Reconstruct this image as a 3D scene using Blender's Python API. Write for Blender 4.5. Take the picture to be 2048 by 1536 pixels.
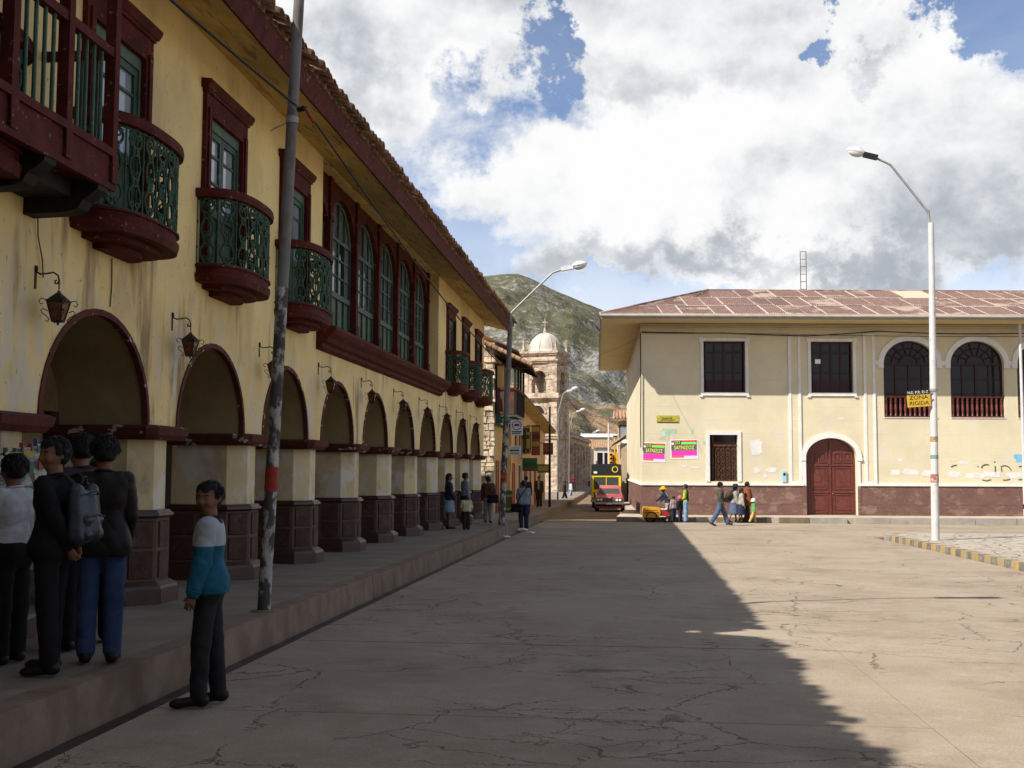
import bpy, bmesh, math, random
import numpy as np
from mathutils import Vector, Matrix, Euler
random.seed(7)
for o in list(bpy.data.objects): bpy.data.objects.remove(o)
S = bpy.context.scene
COL = S.collection
PI = math.pi
R = math.radians
# ---------------------------------------------------------------- camera
YAW, PITCH, ROLL = R(5.8625), R(4.2974), 0.004
cam_d = bpy.data.cameras.new('camera'); cam = bpy.data.objects.new('camera', cam_d); COL.objects.link(cam)
cam.matrix_world = Matrix.Translation((0, 0, 1.67)) @ Matrix.Rotation(YAW, 4, 'Z') @ Matrix.Rotation(PI/2+PITCH, 4, 'X') @ Matrix.Rotation(ROLL, 4, 'Z')
cam_d.sensor_width = 36; cam_d.lens = 2250/2048*36; cam_d.clip_end = 12000; cam_d.clip_start = .05
S.camera = cam
S.view_settings.view_transform = 'Standard'; S.view_settings.look = 'None'
S.view_settings.exposure = EXPOSURE = 0.58; S.view_settings.gamma = 1
# ---------------------------------------------------------------- sun
SUNV = Vector((.78, .66, -1.0))
sl = bpy.data.lights.new('sun', 'SUN'); sl.energy = 5.0; sl.angle = R(.53); sl.color = (1, .95, .87)
so = bpy.data.objects.new('sun', sl); COL.objects.link(so); so.rotation_euler = SUNV.to_track_quat('-Z', 'Y').to_euler(); so.location = (-20, -20, 40)
SUN_EL = math.atan2(1, math.hypot(.78, .66)); SUN_AZ = math.atan2(-.78, -.66)
# ---------------------------------------------------------------- node helpers
class NT:
    def __init__(s, nt): s.nt = nt; s.n = nt.nodes; s.l = nt.links
    def new(s, t, **k):
        n = s.n.new(t)
        for a, b in k.items(): setattr(n, a, b)
        return n
    def put(s, sock, v):
        if v is None: return
        if hasattr(v, 'is_linked') or hasattr(v, 'links'): s.l.new(v, sock)
        else:
            if isinstance(v, (tuple, list)) and len(v) == 3 and sock.type == 'RGBA': v = (*v, 1)
            sock.default_value = v
    def math(s, op, a, b=None, c=None, clamp=False):
        n = s.new('ShaderNodeMath', operation=op, use_clamp=clamp)
        for i, v in enumerate((a, b, c)): s.put(n.inputs[i], v)
        return n.outputs[0]
    def vm(s, op, a, b=None, out=0):
        n = s.new('ShaderNodeVectorMath', operation=op)
        s.put(n.inputs[0], a)
        if op == 'SCALE': s.put(n.inputs['Scale'], b)
        else: s.put(n.inputs[1], b)
        return n.outputs[out]
    def noise(s, vec, scale=1, detail=4, rough=.55, dist=0, out=0):
        n = s.new('ShaderNodeTexNoise'); s.put(n.inputs['Vector'], vec)
        n.inputs['Scale'].default_value = scale; n.inputs['Detail'].default_value = detail
        n.inputs['Roughness'].default_value = rough; n.inputs['Distortion'].default_value = dist
        return n.outputs[out]
    def sm(s, v, lo, hi, a=0., b=1.):
        n = s.new('ShaderNodeMapRange', interpolation_type='SMOOTHSTEP'); s.put(n.inputs[0], v)
        for i, q in zip((1, 2, 3, 4), (lo, hi, a, b)): s.put(n.inputs[i], q)
        return n.outputs[0]
    def mix(s, f, a, b, bt='MIX'):
        n = s.new('ShaderNodeMix', data_type='RGBA', blend_type=bt)
        s.put(n.inputs[0], f); s.put(n.inputs[6], a); s.put(n.inputs[7], b)
        return n.outputs[2]
    def sep(s, v):
        n = s.new('ShaderNodeSeparateXYZ'); s.put(n.inputs[0], v); return n.outputs
    def comb(s, x, y, z):
        n = s.new('ShaderNodeCombineXYZ')
        for i, v in enumerate((x, y, z)): s.put(n.inputs[i], v)
        return n.outputs[0]
# ---------------------------------------------------------------- sky: Nishita air with cumulus
W = bpy.data.worlds.new('World'); S.world = W; W.use_nodes = True
def build_world():
    t = NT(W.node_tree); t.n.clear()
    out = t.new('ShaderNodeOutputWorld')
    sky = t.new('ShaderNodeTexSky', sky_type='NISHITA'); sky.sun_disc = False
    sky.sun_elevation = SUN_EL; sky.sun_rotation = SUN_AZ; sky.altitude = 3800; sky.air_density = 1.0; sky.dust_density = .15; sky.ozone_density = 2.0
    bg = t.new('ShaderNodeBackground'); bg.inputs[1].default_value = .11; t.l.new(sky.outputs[0], bg.inputs[0])
    d = t.new('ShaderNodeTexCoord').outputs['Generated']
    x, y, z = t.sep(d)
    az = t.math('ARCTAN2', x, y); el = t.math('ARCSINE', z)
    f = 2250.
    ae0 = t.comb(az, el, 0.)
    wob = t.vm('SCALE', t.vm('SUBTRACT', t.noise(d, 11., 6, .66, out=1), (.5, .5, .5)), .24)
    ae = t.vm('ADD', ae0, wob)
    def field(v, blobs):   # cumulus banks and gaps, each given by its bearing and height in the sky
        for px, py, rx, ry, amp in blobs:
            a0 = math.atan((px-1024)/f) - YAW; e0 = math.atan((768-py)/f) + PITCH
            n = t.new('ShaderNodeVectorMath', operation='MULTIPLY_ADD'); t.l.new(ae, n.inputs[0])
            n.inputs[1].default_value = (f/rx, f/ry, 0); n.inputs[2].default_value = (-a0*f/rx, -e0*f/ry, 0)
            v = t.math('ADD', v, t.sm(t.vm('LENGTH', n.outputs[0], out=1), 0., 1.15, amp, 0.))
        return v
    p = t.vm('MULTIPLY', d, (1., 1., 1.55))
    big = t.noise(t.vm('ADD', p, (3.1, 1.7, .4)), 2.1, 4, .5)
    fine = t.noise(t.vm('ADD', p, (1.3, 5.2, .8)), 6.5, 7, .62, .25)
    base = t.math('ADD', t.math('MULTIPLY_ADD', t.math('SUBTRACT', big, .5), 1.0, .02), t.math('MULTIPLY', t.math('SUBTRACT', fine, .5), 1.15))
    cov = field(base, [(1300, 300, 1700, 700, .07), (1400, 420, 620, 360, .42), (1000, 0, 620, 190, .48), (700, 120, 300, 260, .36), (1330, 120, 260, 170, .30),
                       (1130, 125, 130, 85, -.78), (1200, 225, 80, 60, -.2), (1580, 115, 60, 42, -.62), (2020, 55, 150, 120, -.8), (1880, 140, 140, 160, .25),
                       (900, 230, 270, 150, -.30), (930, 230, 500, 330, .16), (1000, 450, 200, 160, .05), (1090, 560, 140, 60, .15), (1160, 600, 130, 30, -.25), (1800, 330, 420, 250, .35), (1700, 520, 700, 110, .30), (880, 520, 160, 100, -.1)])
    alpha = t.sm(cov, -.10, .26)
    # relief of the cumulus: how the billows face the sun
    q = t.vm('MULTIPLY', d, (1., 1., 1.3))
    n1 = t.noise(q, 5.5, 6, .58); n2 = t.noise(t.vm('ADD', q, (-.026, -.014, .032)), 5.5, 6, .58)
    rel = t.math('MULTIPLY', t.math('SUBTRACT', n1, n2), 2.5)
    gray = field(t.math('MULTIPLY_ADD', t.math('SUBTRACT', big, .5), .5, t.math('MULTIPLY', t.math('SUBTRACT', fine, .5), .30)),
                 [(960, 60, 420, 130, .20), (740, 190, 130, 130, .36), (1310, 175, 230, 75, .26), (1790, 170, 110, 40, .38), (1600, 70, 160, 60, .12),
                  (1250, 545, 380, 75, .42), (1950, 500, 320, 140, .46), (1700, 555, 420, 60, .46), (1950, 330, 260, 120, .14),
                  (1350, 350, 360, 180, -.42), (1200, 300, 160, 120, -.14), (1500, 260, 260, 130, -.14)])
    thick = t.sm(cov, .05, .55)
    sh = t.math('ADD', t.math('MULTIPLY_ADD', thick, .10, t.math('MULTIPLY', gray, 1.05)), t.math('MULTIPLY', rel, -1.))
    sh = t.sm(sh, -.16, .92)
    ccol = t.mix(sh, (1.0, 1.0, 1.0), (.44, .48, .535))
    cb = t.new('ShaderNodeBackground'); t.l.new(ccol, cb.inputs[0]); cb.inputs[1].default_value = .66
    veil = t.math('MULTIPLY', t.sm(fine, .20, .62), t.sm(el, .05, .6, .9, .30))
    a2 = t.math('MAXIMUM', alpha, t.math('MULTIPLY', veil, .26))
    a2 = t.math('MAXIMUM', a2, t.sm(el, .02, .34, .95, 0.))
    mx = t.new('ShaderNodeMixShader'); t.l.new(a2, mx.inputs[0]); t.l.new(bg.outputs[0], mx.inputs[1]); t.l.new(cb.outputs[0], mx.inputs[2])
    t.l.new(mx.outputs[0], out.inputs[0])
build_world()
# ---------------------------------------------------------------- materials
MATS = {}
def M(name, col, rough=.85, var=.18, vs=2.5, bump=.15, bs=30, layers=(), metallic=0, spec=.3, coord='pos', rnd=0., bdist=.01, courses=0, coat=0):
    if name in MATS: return MATS[name]
    m = bpy.data.materials.new(name); m.use_nodes = True; MATS[name] = m
    t = NT(m.node_tree); b = t.n['Principled BSDF']
    if coord == 'pos': P = t.new('ShaderNodeNewGeometry').outputs['Position']
    elif coord == 'gen': P = t.new('ShaderNodeTexCoord').outputs['Generated']
    else: P = t.new('ShaderNodeTexCoord').outputs['Object']
    n = t.noise(P, vs, 4, .62)
    c = t.mix(t.sm(n, .3, .7), tuple(v*(1-var) for v in col), tuple(min(1, v*(1+var)) for v in col))
    for L in layers:
        sc = L.get('scale', (1, 1, 1)); sc = sc if isinstance(sc, tuple) else (sc,)*3
        pv = t.vm('ADD', t.vm('MULTIPLY', P, sc), (L.get('seed', 0),)*3)
        k = t.noise(pv, 1, L.get('detail', 4), L.get('rough', .62), L.get('dist', 0))
        k = t.sm(k, L['lo'], L['hi'], 0, L.get('amt', 1))
        if 'zlo' in L:
            zz = t.sep(P)[2]; k = t.math('MULTIPLY', k, t.sm(zz, L['zlo'], L['zhi'], 1, L.get('zmin', 0)))
        c = t.mix(k, c, L['col'])
    if courses:
        fz = t.math('FRACT', t.math('DIVIDE', t.sep(P)[2], courses)); k = t.math('MULTIPLY', t.sm(t.math('ABSOLUTE', t.math('SUBTRACT', fz, .5)), .0, .02, .35, 0.), t.sm(t.noise(P, 1.3, 3, .6), .4, .6))
        c = t.mix(k, c, tuple(v*.45 for v in col))
    if rnd:
        r = t.new('ShaderNodeObjectInfo').outputs['Random']
        c = t.mix(1, c, t.comb(*[t.math('MULTIPLY_ADD', r, 2*rnd, 1-rnd)]*3), 'MULTIPLY')
    t.l.new(c, b.inputs['Base Color'])
    b.inputs['Roughness'].default_value = rough; b.inputs['Metallic'].default_value = metallic; b.inputs['Specular IOR Level'].default_value = spec
    if coat: b.inputs['Coat Weight'].default_value = coat; b.inputs['Coat Roughness'].default_value = .08
    if bump:
        h = t.noise(P, bs, 2, .6)
        bn = t.new('ShaderNodeBump'); bn.inputs['Strength'].default_value = bump; bn.inputs['Distance'].default_value = bdist
        t.l.new(h, bn.inputs['Height']); t.l.new(bn.outputs[0], b.inputs['Normal'])
    return m
def P(name, col, rough=.7, **k):   # plain small-object paint
    return M(name, col, rough, **{**dict(var=.12, vs=9, bump=.08, bs=60, coord='obj'), **k})
m_wallL = M('cream_plaster_stained', (.80, .62, .28), .9, .10, .8, .25, 9, [
    dict(col=(.44, .32, .17), scale=(1.5, 1.5, .6), lo=.50, hi=.70, amt=.4, seed=4),
    dict(col=(.20, .125, .06), scale=(2.4, 2.4, .42), lo=.53, hi=.70, amt=.75, seed=9, zlo=3.9, zhi=4.8, zmin=.06),
    dict(col=(.64, .58, .48), scale=(3.4, 3.4, 1.1), lo=.50, hi=.60, amt=.75, seed=2, zlo=2.7, zhi=3.9, zmin=.10),
    dict(col=(.20, .13, .07), scale=(22, 22, 15), lo=.64, hi=.70, amt=.6, seed=5)])
m_pier = M('pier_plaster', (.66, .53, .30), .9, .10, 1.2, .25, 12, [
    dict(col=(.68, .63, .54), scale=(3.4, 3.4, 2.2), lo=.49, hi=.58, amt=.75, seed=12),
    dict(col=(.30, .22, .13), scale=(2., 2., 1.2), lo=.52, hi=.70, amt=.55, seed=3)])
m_soffit = M('soffit_yellow', (.56, .40, .14), .85, .14, 1.5, .2, 10, [dict(col=(.20, .11, .04), scale=(9, 1.6, 9), lo=.54, hi=.64, amt=.65, seed=8)], rnd=.06)
m_red = M('oxblood_paint', (.078, .014, .009), .75, .3, 4, .25, 25, [dict(col=(.30, .20, .15), scale=(14, 14, 14), lo=.62, hi=.68, amt=.6, seed=1)], spec=.15)
m_redcap = M('oxblood_plaster', (.090, .020, .014), .8, .25, 4, .4, 14, [dict(col=(.50, .44, .36), scale=(5, 5, 9), lo=.60, hi=.64, amt=.85, seed=6)])
m_dado = M('dado_brown', (.070, .034, .026), .7, .2, 5, .5, 22, [dict(col=(.14, .09, .07), scale=6, lo=.52, hi=.70, amt=.5, seed=3)], rnd=.12, bdist=.02)
m_dadom = M('dado_mortar', (.125, .082, .06), .8, .15, 6, .2, 20)
m_mould = M('dado_moulding_gloss', (.060, .028, .021), .38, .15, 5, .15, 20, spec=.5)
m_green = M('green_paint', (.032, .075, .045), .55, .25, 5, .15, 25, [dict(col=(.12, .20, .16), scale=8, lo=.56, hi=.7, amt=.5, seed=4)], spec=.4)
m_greenp = M('green_paint_pale', (.085, .125, .085), .6, .2, 5, .15, 25, [dict(col=(.07, .12, .08), scale=(5, 5, 2), lo=.5, hi=.7, amt=.6, seed=4)])
m_iron = M('green_iron', (.03, .07, .04), .55, .35, 14, .2, 60, [dict(col=(.12, .16, .10), scale=25, lo=.6, hi=.7, amt=.5)])
def glass_mat(name, col, rough=.04, rnd=.25):
    return M(name, col, rough, .2, 1.2, .03, 3, spec=(.9 if col[0] > .1 else .25), rnd=rnd)
m_glass = glass_mat('window_glass_skytone', (.30, .33, .36), .05, .2)  # pale base colour stands in for the bright sky mirrored in the panes
m_glassm = glass_mat('window_glass_mid', (.13, .145, .155), .06, .35)
m_glassd = glass_mat('window_glass_dark', (.016, .012, .014), .06)
m_tile = M('roof_tile_clay', (.20, .105, .06), .9, .3, 6, .4, 40, [dict(col=(.36, .30, .18), scale=6, lo=.52, hi=.66, amt=.6, seed=3), dict(col=(.05, .04, .03), scale=9, lo=.6, hi=.75, amt=.6)], rnd=.25)
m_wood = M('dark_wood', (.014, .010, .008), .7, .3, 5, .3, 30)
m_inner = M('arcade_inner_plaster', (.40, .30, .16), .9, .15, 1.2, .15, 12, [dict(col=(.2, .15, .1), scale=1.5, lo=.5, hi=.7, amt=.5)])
m_iron2 = M('black_iron', (.018, .014, .012), .6, .3, 20, .2, 60, [dict(col=(.09, .035, .015), scale=14, lo=.5, hi=.66, amt=.8)], coord='obj')
m_wallR = M('pale_yellow_stucco', (.625, .555, .385), .9, .07, .7, .12, 14, [
    dict(col=(.62, .56, .46), scale=(1.1, 1.1, 1.1), lo=.52, hi=.66, amt=.6, seed=7, zlo=3.5, zhi=5, zmin=.15),
    dict(col=(.50, .40, .24), scale=(9, 9, 7), lo=.65, hi=.70, amt=.55, seed=15)], courses=.585)
m_white = M('white_trim', (.70, .68, .64), .75, .07, 3, .1, 20)
m_plinth = M('plinth_brown', (.15, .075, .060), .7, .14, 1.6, .12, 14, [dict(col=(.30, .22, .17), scale=(1.8, 1.8, 3), lo=.50, hi=.66, amt=.5, seed=5), dict(col=(.4, .33, .26), scale=16, lo=.64, hi=.68, amt=.7, seed=2)], spec=.4)
m_maroon = M('maroon_wood', (.125, .030, .020), .45, .2, 6, .1, 30, spec=.45)
m_maroond = M('maroon_wood_dark', (.035, .010, .010), .5, .2, 6, .1, 30)
m_conc = M('grey_concrete', (.33, .29, .245), .9, .14, 2, .3, 30, [dict(col=(.17, .14, .115), scale=1.3, lo=.52, hi=.72, amt=.5)])
m_kerb = M('kerb_concrete', (.205, .150, .108), .9, .2, 3, .3, 26, [dict(col=(.16, .10, .065), scale=(2.5, 2.5, 1.), lo=.48, hi=.66, amt=.65)], rnd=.08)
m_metal = P('galvanised', (.30, .30, .29), .55, metallic=.4)
m_black = P('black_paint', (.012, .012, .013), .5)
m_wire = P('wire_black', (.012, .011, .010), .6)
# ---------------------------------------------------------------- mesh helpers
class MB:
    def __init__(s): s.v = []; s.f = []; s.m = []; s.sm = []
    def add(s, vs, fs, mi=0, smooth=False):
        k = len(s.v); s.v += [tuple(v) for v in vs]
        s.f += [tuple(i+k for i in f) for f in fs]; s.m += [mi]*len(fs); s.sm += [smooth]*len(fs); return s
    def box(s, x0, x1, y0, y1, z0, z1, mi=0):
        return s.hexa([(x0, y0, z0), (x1, y0, z0), (x1, y1, z0), (x0, y1, z0), (x0, y0, z1), (x1, y0, z1), (x1, y1, z1), (x0, y1, z1)], mi)
    def hexa(s, v, mi=0):
        return s.add(v, [(3, 2, 1, 0), (4, 5, 6, 7), (0, 1, 5, 4), (1, 2, 6, 5), (2, 3, 7, 6), (3, 0, 4, 7)], mi)
    def prism(s, poly, a0, a1, axis='y', mi=0, smooth=False):
        # poly: list of 2D points; axis y -> (x,z), x -> (y,z), z -> (x,y)
        def mk(p, a):
            return {'y': (p[0], a, p[1]), 'x': (a, p[0], p[1]), 'z': (p[0], p[1], a)}[axis]
        n = len(poly); vs = [mk(p, a0) for p in poly]+[mk(p, a1) for p in poly]
        fs = [(i, (i+1) % n, (i+1) % n+n, i+n) for i in range(n)]
        s.add(vs, fs, mi, smooth); s.add(vs[:n], [tuple(range(n))[::-1]], mi); s.add(vs[n:], [tuple(range(n))], mi); return s
    def tube(s, pts, r, n=6, mi=0, closed=False, smooth=True, cap=True):
        pts = [Vector(p) for p in pts]; N = len(pts); rr = r if isinstance(r, (list, tuple)) else [r]*N
        rings = []; up = None
        for i, p in enumerate(pts):
            a = pts[(i-1) % N] if (closed or i > 0) else p; b = pts[(i+1) % N] if (closed or i < N-1) else p
            t = (b-a).normalized()
            if up is None: up = Vector((0, 0, 1)) if abs(t.z) < .9 else Vector((1, 0, 0))
            u = t.cross(up)
            if u.length < 1e-5: u = t.orthogonal()
            u.normalize(); w = u.cross(t).normalized(); up = w
            rings.append([p+(u*math.cos(2*PI*k/n)+w*math.sin(2*PI*k/n))*rr[i] for k in range(n)])
        vs = [v for q in rings for v in q]; fs = []
        for i in range(N if closed else N-1):
            j = (i+1) % N
            for k in range(n): fs.append((i*n+k, i*n+(k+1) % n, j*n+(k+1) % n, j*n+k))
        s.add(vs, fs, mi, smooth)
        if cap and not closed:
            s.add(rings[0], [tuple(range(n))], mi); s.add(rings[-1], [tuple(range(n))[::-1]], mi)
        return s
    def lathe(s, prof, n=12, c=(0, 0, 0), mi=0, smooth=True, ph=0, cap=True):
        vs = []; fs = []
        for r, z in prof:
            for k in range(n): vs.append((c[0]+r*math.cos(2*PI*k/n+ph), c[1]+r*math.sin(2*PI*k/n+ph), c[2]+z))
        for i in range(len(prof)-1):
            for k in range(n): fs.append((i*n+k, i*n+(k+1) % n, (i+1)*n+(k+1) % n, (i+1)*n+k))
        s.add(vs, fs, mi, smooth)
        if cap:
            m = len(prof); s.add(vs[:n], [tuple(range(n))[::-1]], mi); s.add(vs[(m-1)*n:], [tuple(range(n))], mi)
        return s
    def ball(s, c, r, n=10, mi=0):
        r = r if isinstance(r, tuple) else (r,)*3; m = n//2
        vs = []; fs = []
        for i in range(m+1):
            a = PI*i/m
            for k in range(n): vs.append((c[0]+r[0]*math.sin(a)*math.cos(2*PI*k/n), c[1]+r[1]*math.sin(a)*math.sin(2*PI*k/n), c[2]+r[2]*math.cos(a)))
        for i in range(m):
            for k in range(n): fs.append((i*n+k, (i+1)*n+k, (i+1)*n+(k+1) % n, i*n+(k+1) % n))
        return s.add(vs, fs, mi, True)
    def xf(s, mat):
        s.v = [tuple(mat @ Vector(v)) for v in s.v]; return s
    def mesh(s, name, mats):
        me = bpy.data.meshes.new(name); me.from_pydata(s.v, [], s.f)
        mats = mats if isinstance(mats, (list, tuple)) else [mats]
        for m in mats: me.materials.append(m)
        me.polygons.foreach_set('material_index', s.m); me.polygons.foreach_set('use_smooth', s.sm)
        me.update(); return me
    def build(s, name, mats, parent=None):
        return link(name, s.mesh(name, mats), parent)
def link(name, me, parent=None, loc=None):
    o = bpy.data.objects.new(name, me); COL.objects.link(o)
    if parent is not None:
        o.parent = parent
        if parent.get('wb') and parent.parent is None: o.location = -parent.location
    if loc is not None: o.location = Vector(loc) + (o.location if parent is not None else Vector())
    return o
def tag(o, label=None, cat=None, group=None, kind=None):
    if label: o['label'] = label
    if cat: o['category'] = cat
    if group: o['group'] = group
    if kind: o['kind'] = kind
    return o
def thing(name, label, cat, loc=(0, 0, 0), rz=0, group=None, world=False):
    o = bpy.data.objects.new(name, None); COL.objects.link(o); o.empty_display_size = .2
    o.location = loc; o.rotation_euler = (0, 0, rz)
    if world: o['wb'] = 1
    return tag(o, label, cat, group)
def dup(o, d=(0, 0, 0), parent=None):
    c = o.copy(); COL.objects.link(c); c.location = o.location + Vector(d)
    if parent is not None: c.parent = parent
    for ch in list(o.children):
        k = ch.copy(); COL.objects.link(k); k.parent = c
        for g in list(ch.children):
            q = g.copy(); COL.objects.link(q); q.parent = k
    return c
def text_mesh(body, size, depth=.002):
    cu = bpy.data.curves.new('lettering', 'FONT'); cu.body = body; cu.size = size; cu.align_x = 'CENTER'; cu.align_y = 'CENTER'; cu.extrude = depth; cu.resolution_u = 3
    o = bpy.data.objects.new('lettering_tmp', cu); COL.objects.link(o)
    bpy.context.view_layer.update()
    dg = bpy.context.evaluated_depsgraph_get(); me = bpy.data.meshes.new_from_object(o.evaluated_get(dg))
    bpy.data.objects.remove(o); bpy.data.curves.remove(cu); return me
def lettering(body, size, mat, parent, mtx, sx=1., bold=0):
    me = text_mesh(body, size); me.transform(Matrix.Diagonal((sx, 1, 1, 1)))
    me.transform(mtx); me.materials.clear(); me.materials.append(mat)
    o = bpy.data.objects.new('lettering', me); COL.objects.link(o); o.parent = parent
    return o
def gz(y): return -.0105*min(max(y, 0), 65)
# ================================================================ GROUND
ORD = ['first', 'second', 'third', 'fourth', 'fifth', 'sixth', 'seventh', 'eighth', 'ninth', 'tenth', 'eleventh', 'twelfth']
def road_mat():
    m = bpy.data.materials.new('cracked_dusty_concrete'); m.use_nodes = True
    t = NT(m.node_tree); b = t.n['Principled BSDF']
    P_ = t.new('ShaderNodeNewGeometry').outputs['Position']
    n1 = t.noise(P_, .45, 6, .6); n2 = t.noise(P_, 3.5, 6, .65); n3 = t.noise(P_, 60, 3, .6)
    c = t.mix(t.sm(n1, .3, .7), (.290, .228, .163), (.370, .300, .220))
    c = t.mix(t.sm(n2, .40, .70, 0, .45), c, (.42, .355, .28))
    c = t.mix(t.sm(n3, .35, .7, 0, .5), c, (.20, .155, .115))
    n4 = t.noise(t.vm('ADD', P_, (7, 3, 0)), .55, 6, .7)
    c = t.mix(t.sm(n4, .50, .70, 0, .48), c, (.15, .112, .082))
    warp = t.vm('SCALE', t.vm('SUBTRACT', t.noise(P_, 1.6, 5, .65, out=1), (.5, .5, .5)), .75)
    cracks = None
    for sc, wd, lo, hi, sd, sq in ((.62, .008, .42, .50, 0, 1.5), (1.25, .010, .50, .58, 5, 1.6), (2.9, .012, .58, .66, 11, 1.3)):
        v = t.new('ShaderNodeTexVoronoi', feature='DISTANCE_TO_EDGE')
        pv = t.vm('MULTIPLY', t.vm('ADD', t.vm('ADD', P_, warp), (sd, sd, 0)), (1/sq, 1*sq**.3, 0))
        t.l.new(pv, v.inputs['Vector']); v.inputs['Scale'].default_value = sc
        e = t.sm(v.outputs[0], 0, wd*(.5+sc*.42), 1, 0)
        e = t.math('MULTIPLY', e, t.sm(t.noise(t.vm('ADD', P_, (sd, 2, 0)), .33, 4, .6), lo, hi))
        cracks = e if cracks is None else t.math('MAXIMUM', cracks, e)
    c = t.mix(t.math('MULTIPLY', cracks, .68), c, (.06, .046, .036))
    t.l.new(c, b.inputs['Base Color']); b.inputs['Roughness'].default_value = .92; b.inputs['Specular IOR Level'].default_value = .2
    hgt = t.math('SUBTRACT', t.math('MULTIPLY_ADD', n3, .25, t.math('MULTIPLY', n2, .5)), t.math('MULTIPLY', cracks, 1.2))
    bn = t.new('ShaderNodeBump'); bn.inputs['Strength'].default_value = .7; bn.inputs['Distance'].default_value = .016
    t.l.new(hgt, bn.inputs['Height']); t.l.new(bn.outputs[0], b.inputs['Normal'])
    return m
m_road = road_mat()
m_street = M('street_earth_asphalt', (.17, .115, .07), .92, .2, 1.2, .4, 30, [dict(col=(.30, .23, .16), scale=.8, lo=.5, hi=.7, amt=.6)])
m_earth = M('bare_earth', (.22, .17, .11), .95, .25, .05, 0)
m_gutter = M('wet_gutter_dirt', (.045, .032, .024), .45, .4, 3, .4, 20)
YS = [-60, 0, 43, 46.6]
mb = MB()
g_y = [-3000, -60, 0, 65, 240, 900, 5000]; g_z = [gz(y) for y in g_y]
vs = []; fs = []
for y, z in zip(g_y, g_z): vs += [(-5000, y, z-.10), (5000, y, z-.10)]
for i in range(len(g_y)-1): fs.append((2*i, 2*i+1, 2*i+3, 2*i+2))
tag(mb.add(vs, fs).build('ground', m_earth), kind='structure')
mb = MB()
for y0, y1 in ((-60, 0), (0, 43), (43, 46.5)):
    mb.hexa([(-3.62, y0, gz(y0)-.3), (40, y0, gz(y0)-.3), (40, y1, gz(y1)-.3), (-3.62, y1, gz(y1)-.3),
             (-3.62, y0, gz(y0)-.03), (40, y0, gz(y0)-.03), (40, y1, gz(y1)-.03), (-3.62, y1, gz(y1)-.03)])
road = tag(mb.build('road', m_gutter), kind='structure')
rs = random.Random(3)
def slab(x0, x1, y0, y1):
    g = .0035; dz = rs.uniform(-.002, .002)
    ys = [y0+g, y1-g]
    if y0 < 43 < y1: ys = [y0+g, 43, y1-g]
    mbx = MB()
    for a, b_ in zip(ys[:-1], ys[1:]):
        mbx.hexa([(x0+g, a, gz(a)-.028), (x1-g, a, gz(a)-.028), (x1-g, b_, gz(b_)-.028), (x0+g, b_, gz(b_)-.028),
                  (x0+g, a, gz(a)+dz), (x1-g, a, gz(a)+dz), (x1-g, b_, gz(b_)+dz), (x0+g, b_, gz(b_)+dz)])
    mbx.build('concrete_slab', m_road, road)
xs = [-3.44, 2.06, 7.44]
ye = [-6+3.52*i for i in range(15)]+[46.5]
for i in range(len(ye)-1):
    for a, b_ in zip(xs[:-1], xs[1:]): slab(a, b_, ye[i], ye[i+1])
ye2 = [35.55, 39.2, 42.9, 46.5]
for i in range(3):
    for k in range(3): slab(7.44+5.5*k, 7.44+5.5*(k+1), ye2[i], ye2[i+1])
mb = MB()
for y0, y1, xa, xb, xc, xd in ((46.5, 65, -3.6, 1.4, -3.6, 1.2), (65, 180, -3.6, 1.2, -5.2, -1.0)):
    mb.hexa([(xa, y0, -1.5), (xb, y0, -1.5), (xd, y1, -1.5), (xc, y1, -1.5), (xa, y0, gz(y0)-.002), (xb, y0, gz(y0)-.002), (xd, y1, gz(y1)-.002), (xc, y1, gz(y1)-.002)])
mb.build('street', m_street)
tag(bpy.data.objects['street'], kind='structure')
# left pavement
SW = .30
mb = MB()
for y0, y1 in ((-30, 0), (0, 65), (65, 130)):
    xr = -3.86
    mb.hexa([(-9.2, y0, gz(y0)-.4), (xr, y0, gz(y0)-.4), (xr-.0*y1, y1, gz(y1)-.4), (-9.2, y1, gz(y1)-.4),
             (-9.2, y0, gz(y0)+SW+.03), (xr, y0, gz(y0)+SW), (xr, y1, gz(y1)+SW), (-9.2, y1, gz(y1)+SW+.03)])
m_side = M('pavement_cement', (.225, .185, .145), .9, .15, 1.3, .3, 40, [dict(col=(.15, .115, .085), scale=1.1, lo=.5, hi=.7, amt=.5), dict(col=(.06, .045, .035), scale=(5, .9, 1), lo=.70, hi=.73, amt=.8, seed=4)])
side = tag(mb.build('pavement', m_side), kind='structure')
y = 1.
while y < 100:
    L = 3.0 if y < 50 else 6.0; a, b_ = y+.006, y+L-.006
    j = rs.uniform(-.006, .006)
    MB().hexa([(-3.86, a, gz(a)-.3), (-3.60+j, a, gz(a)-.3), (-3.60+j, b_, gz(b_)-.3), (-3.86, b_, gz(b_)-.3),
               (-3.86, a, gz(a)+SW-.002), (-3.645+j, a, gz(a)+SW-.004), (-3.645+j, b_, gz(b_)+SW-.004), (-3.86, b_, gz(b_)+SW-.002)]).build('kerb_stone', m_kerb, side)
    y += L
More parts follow.
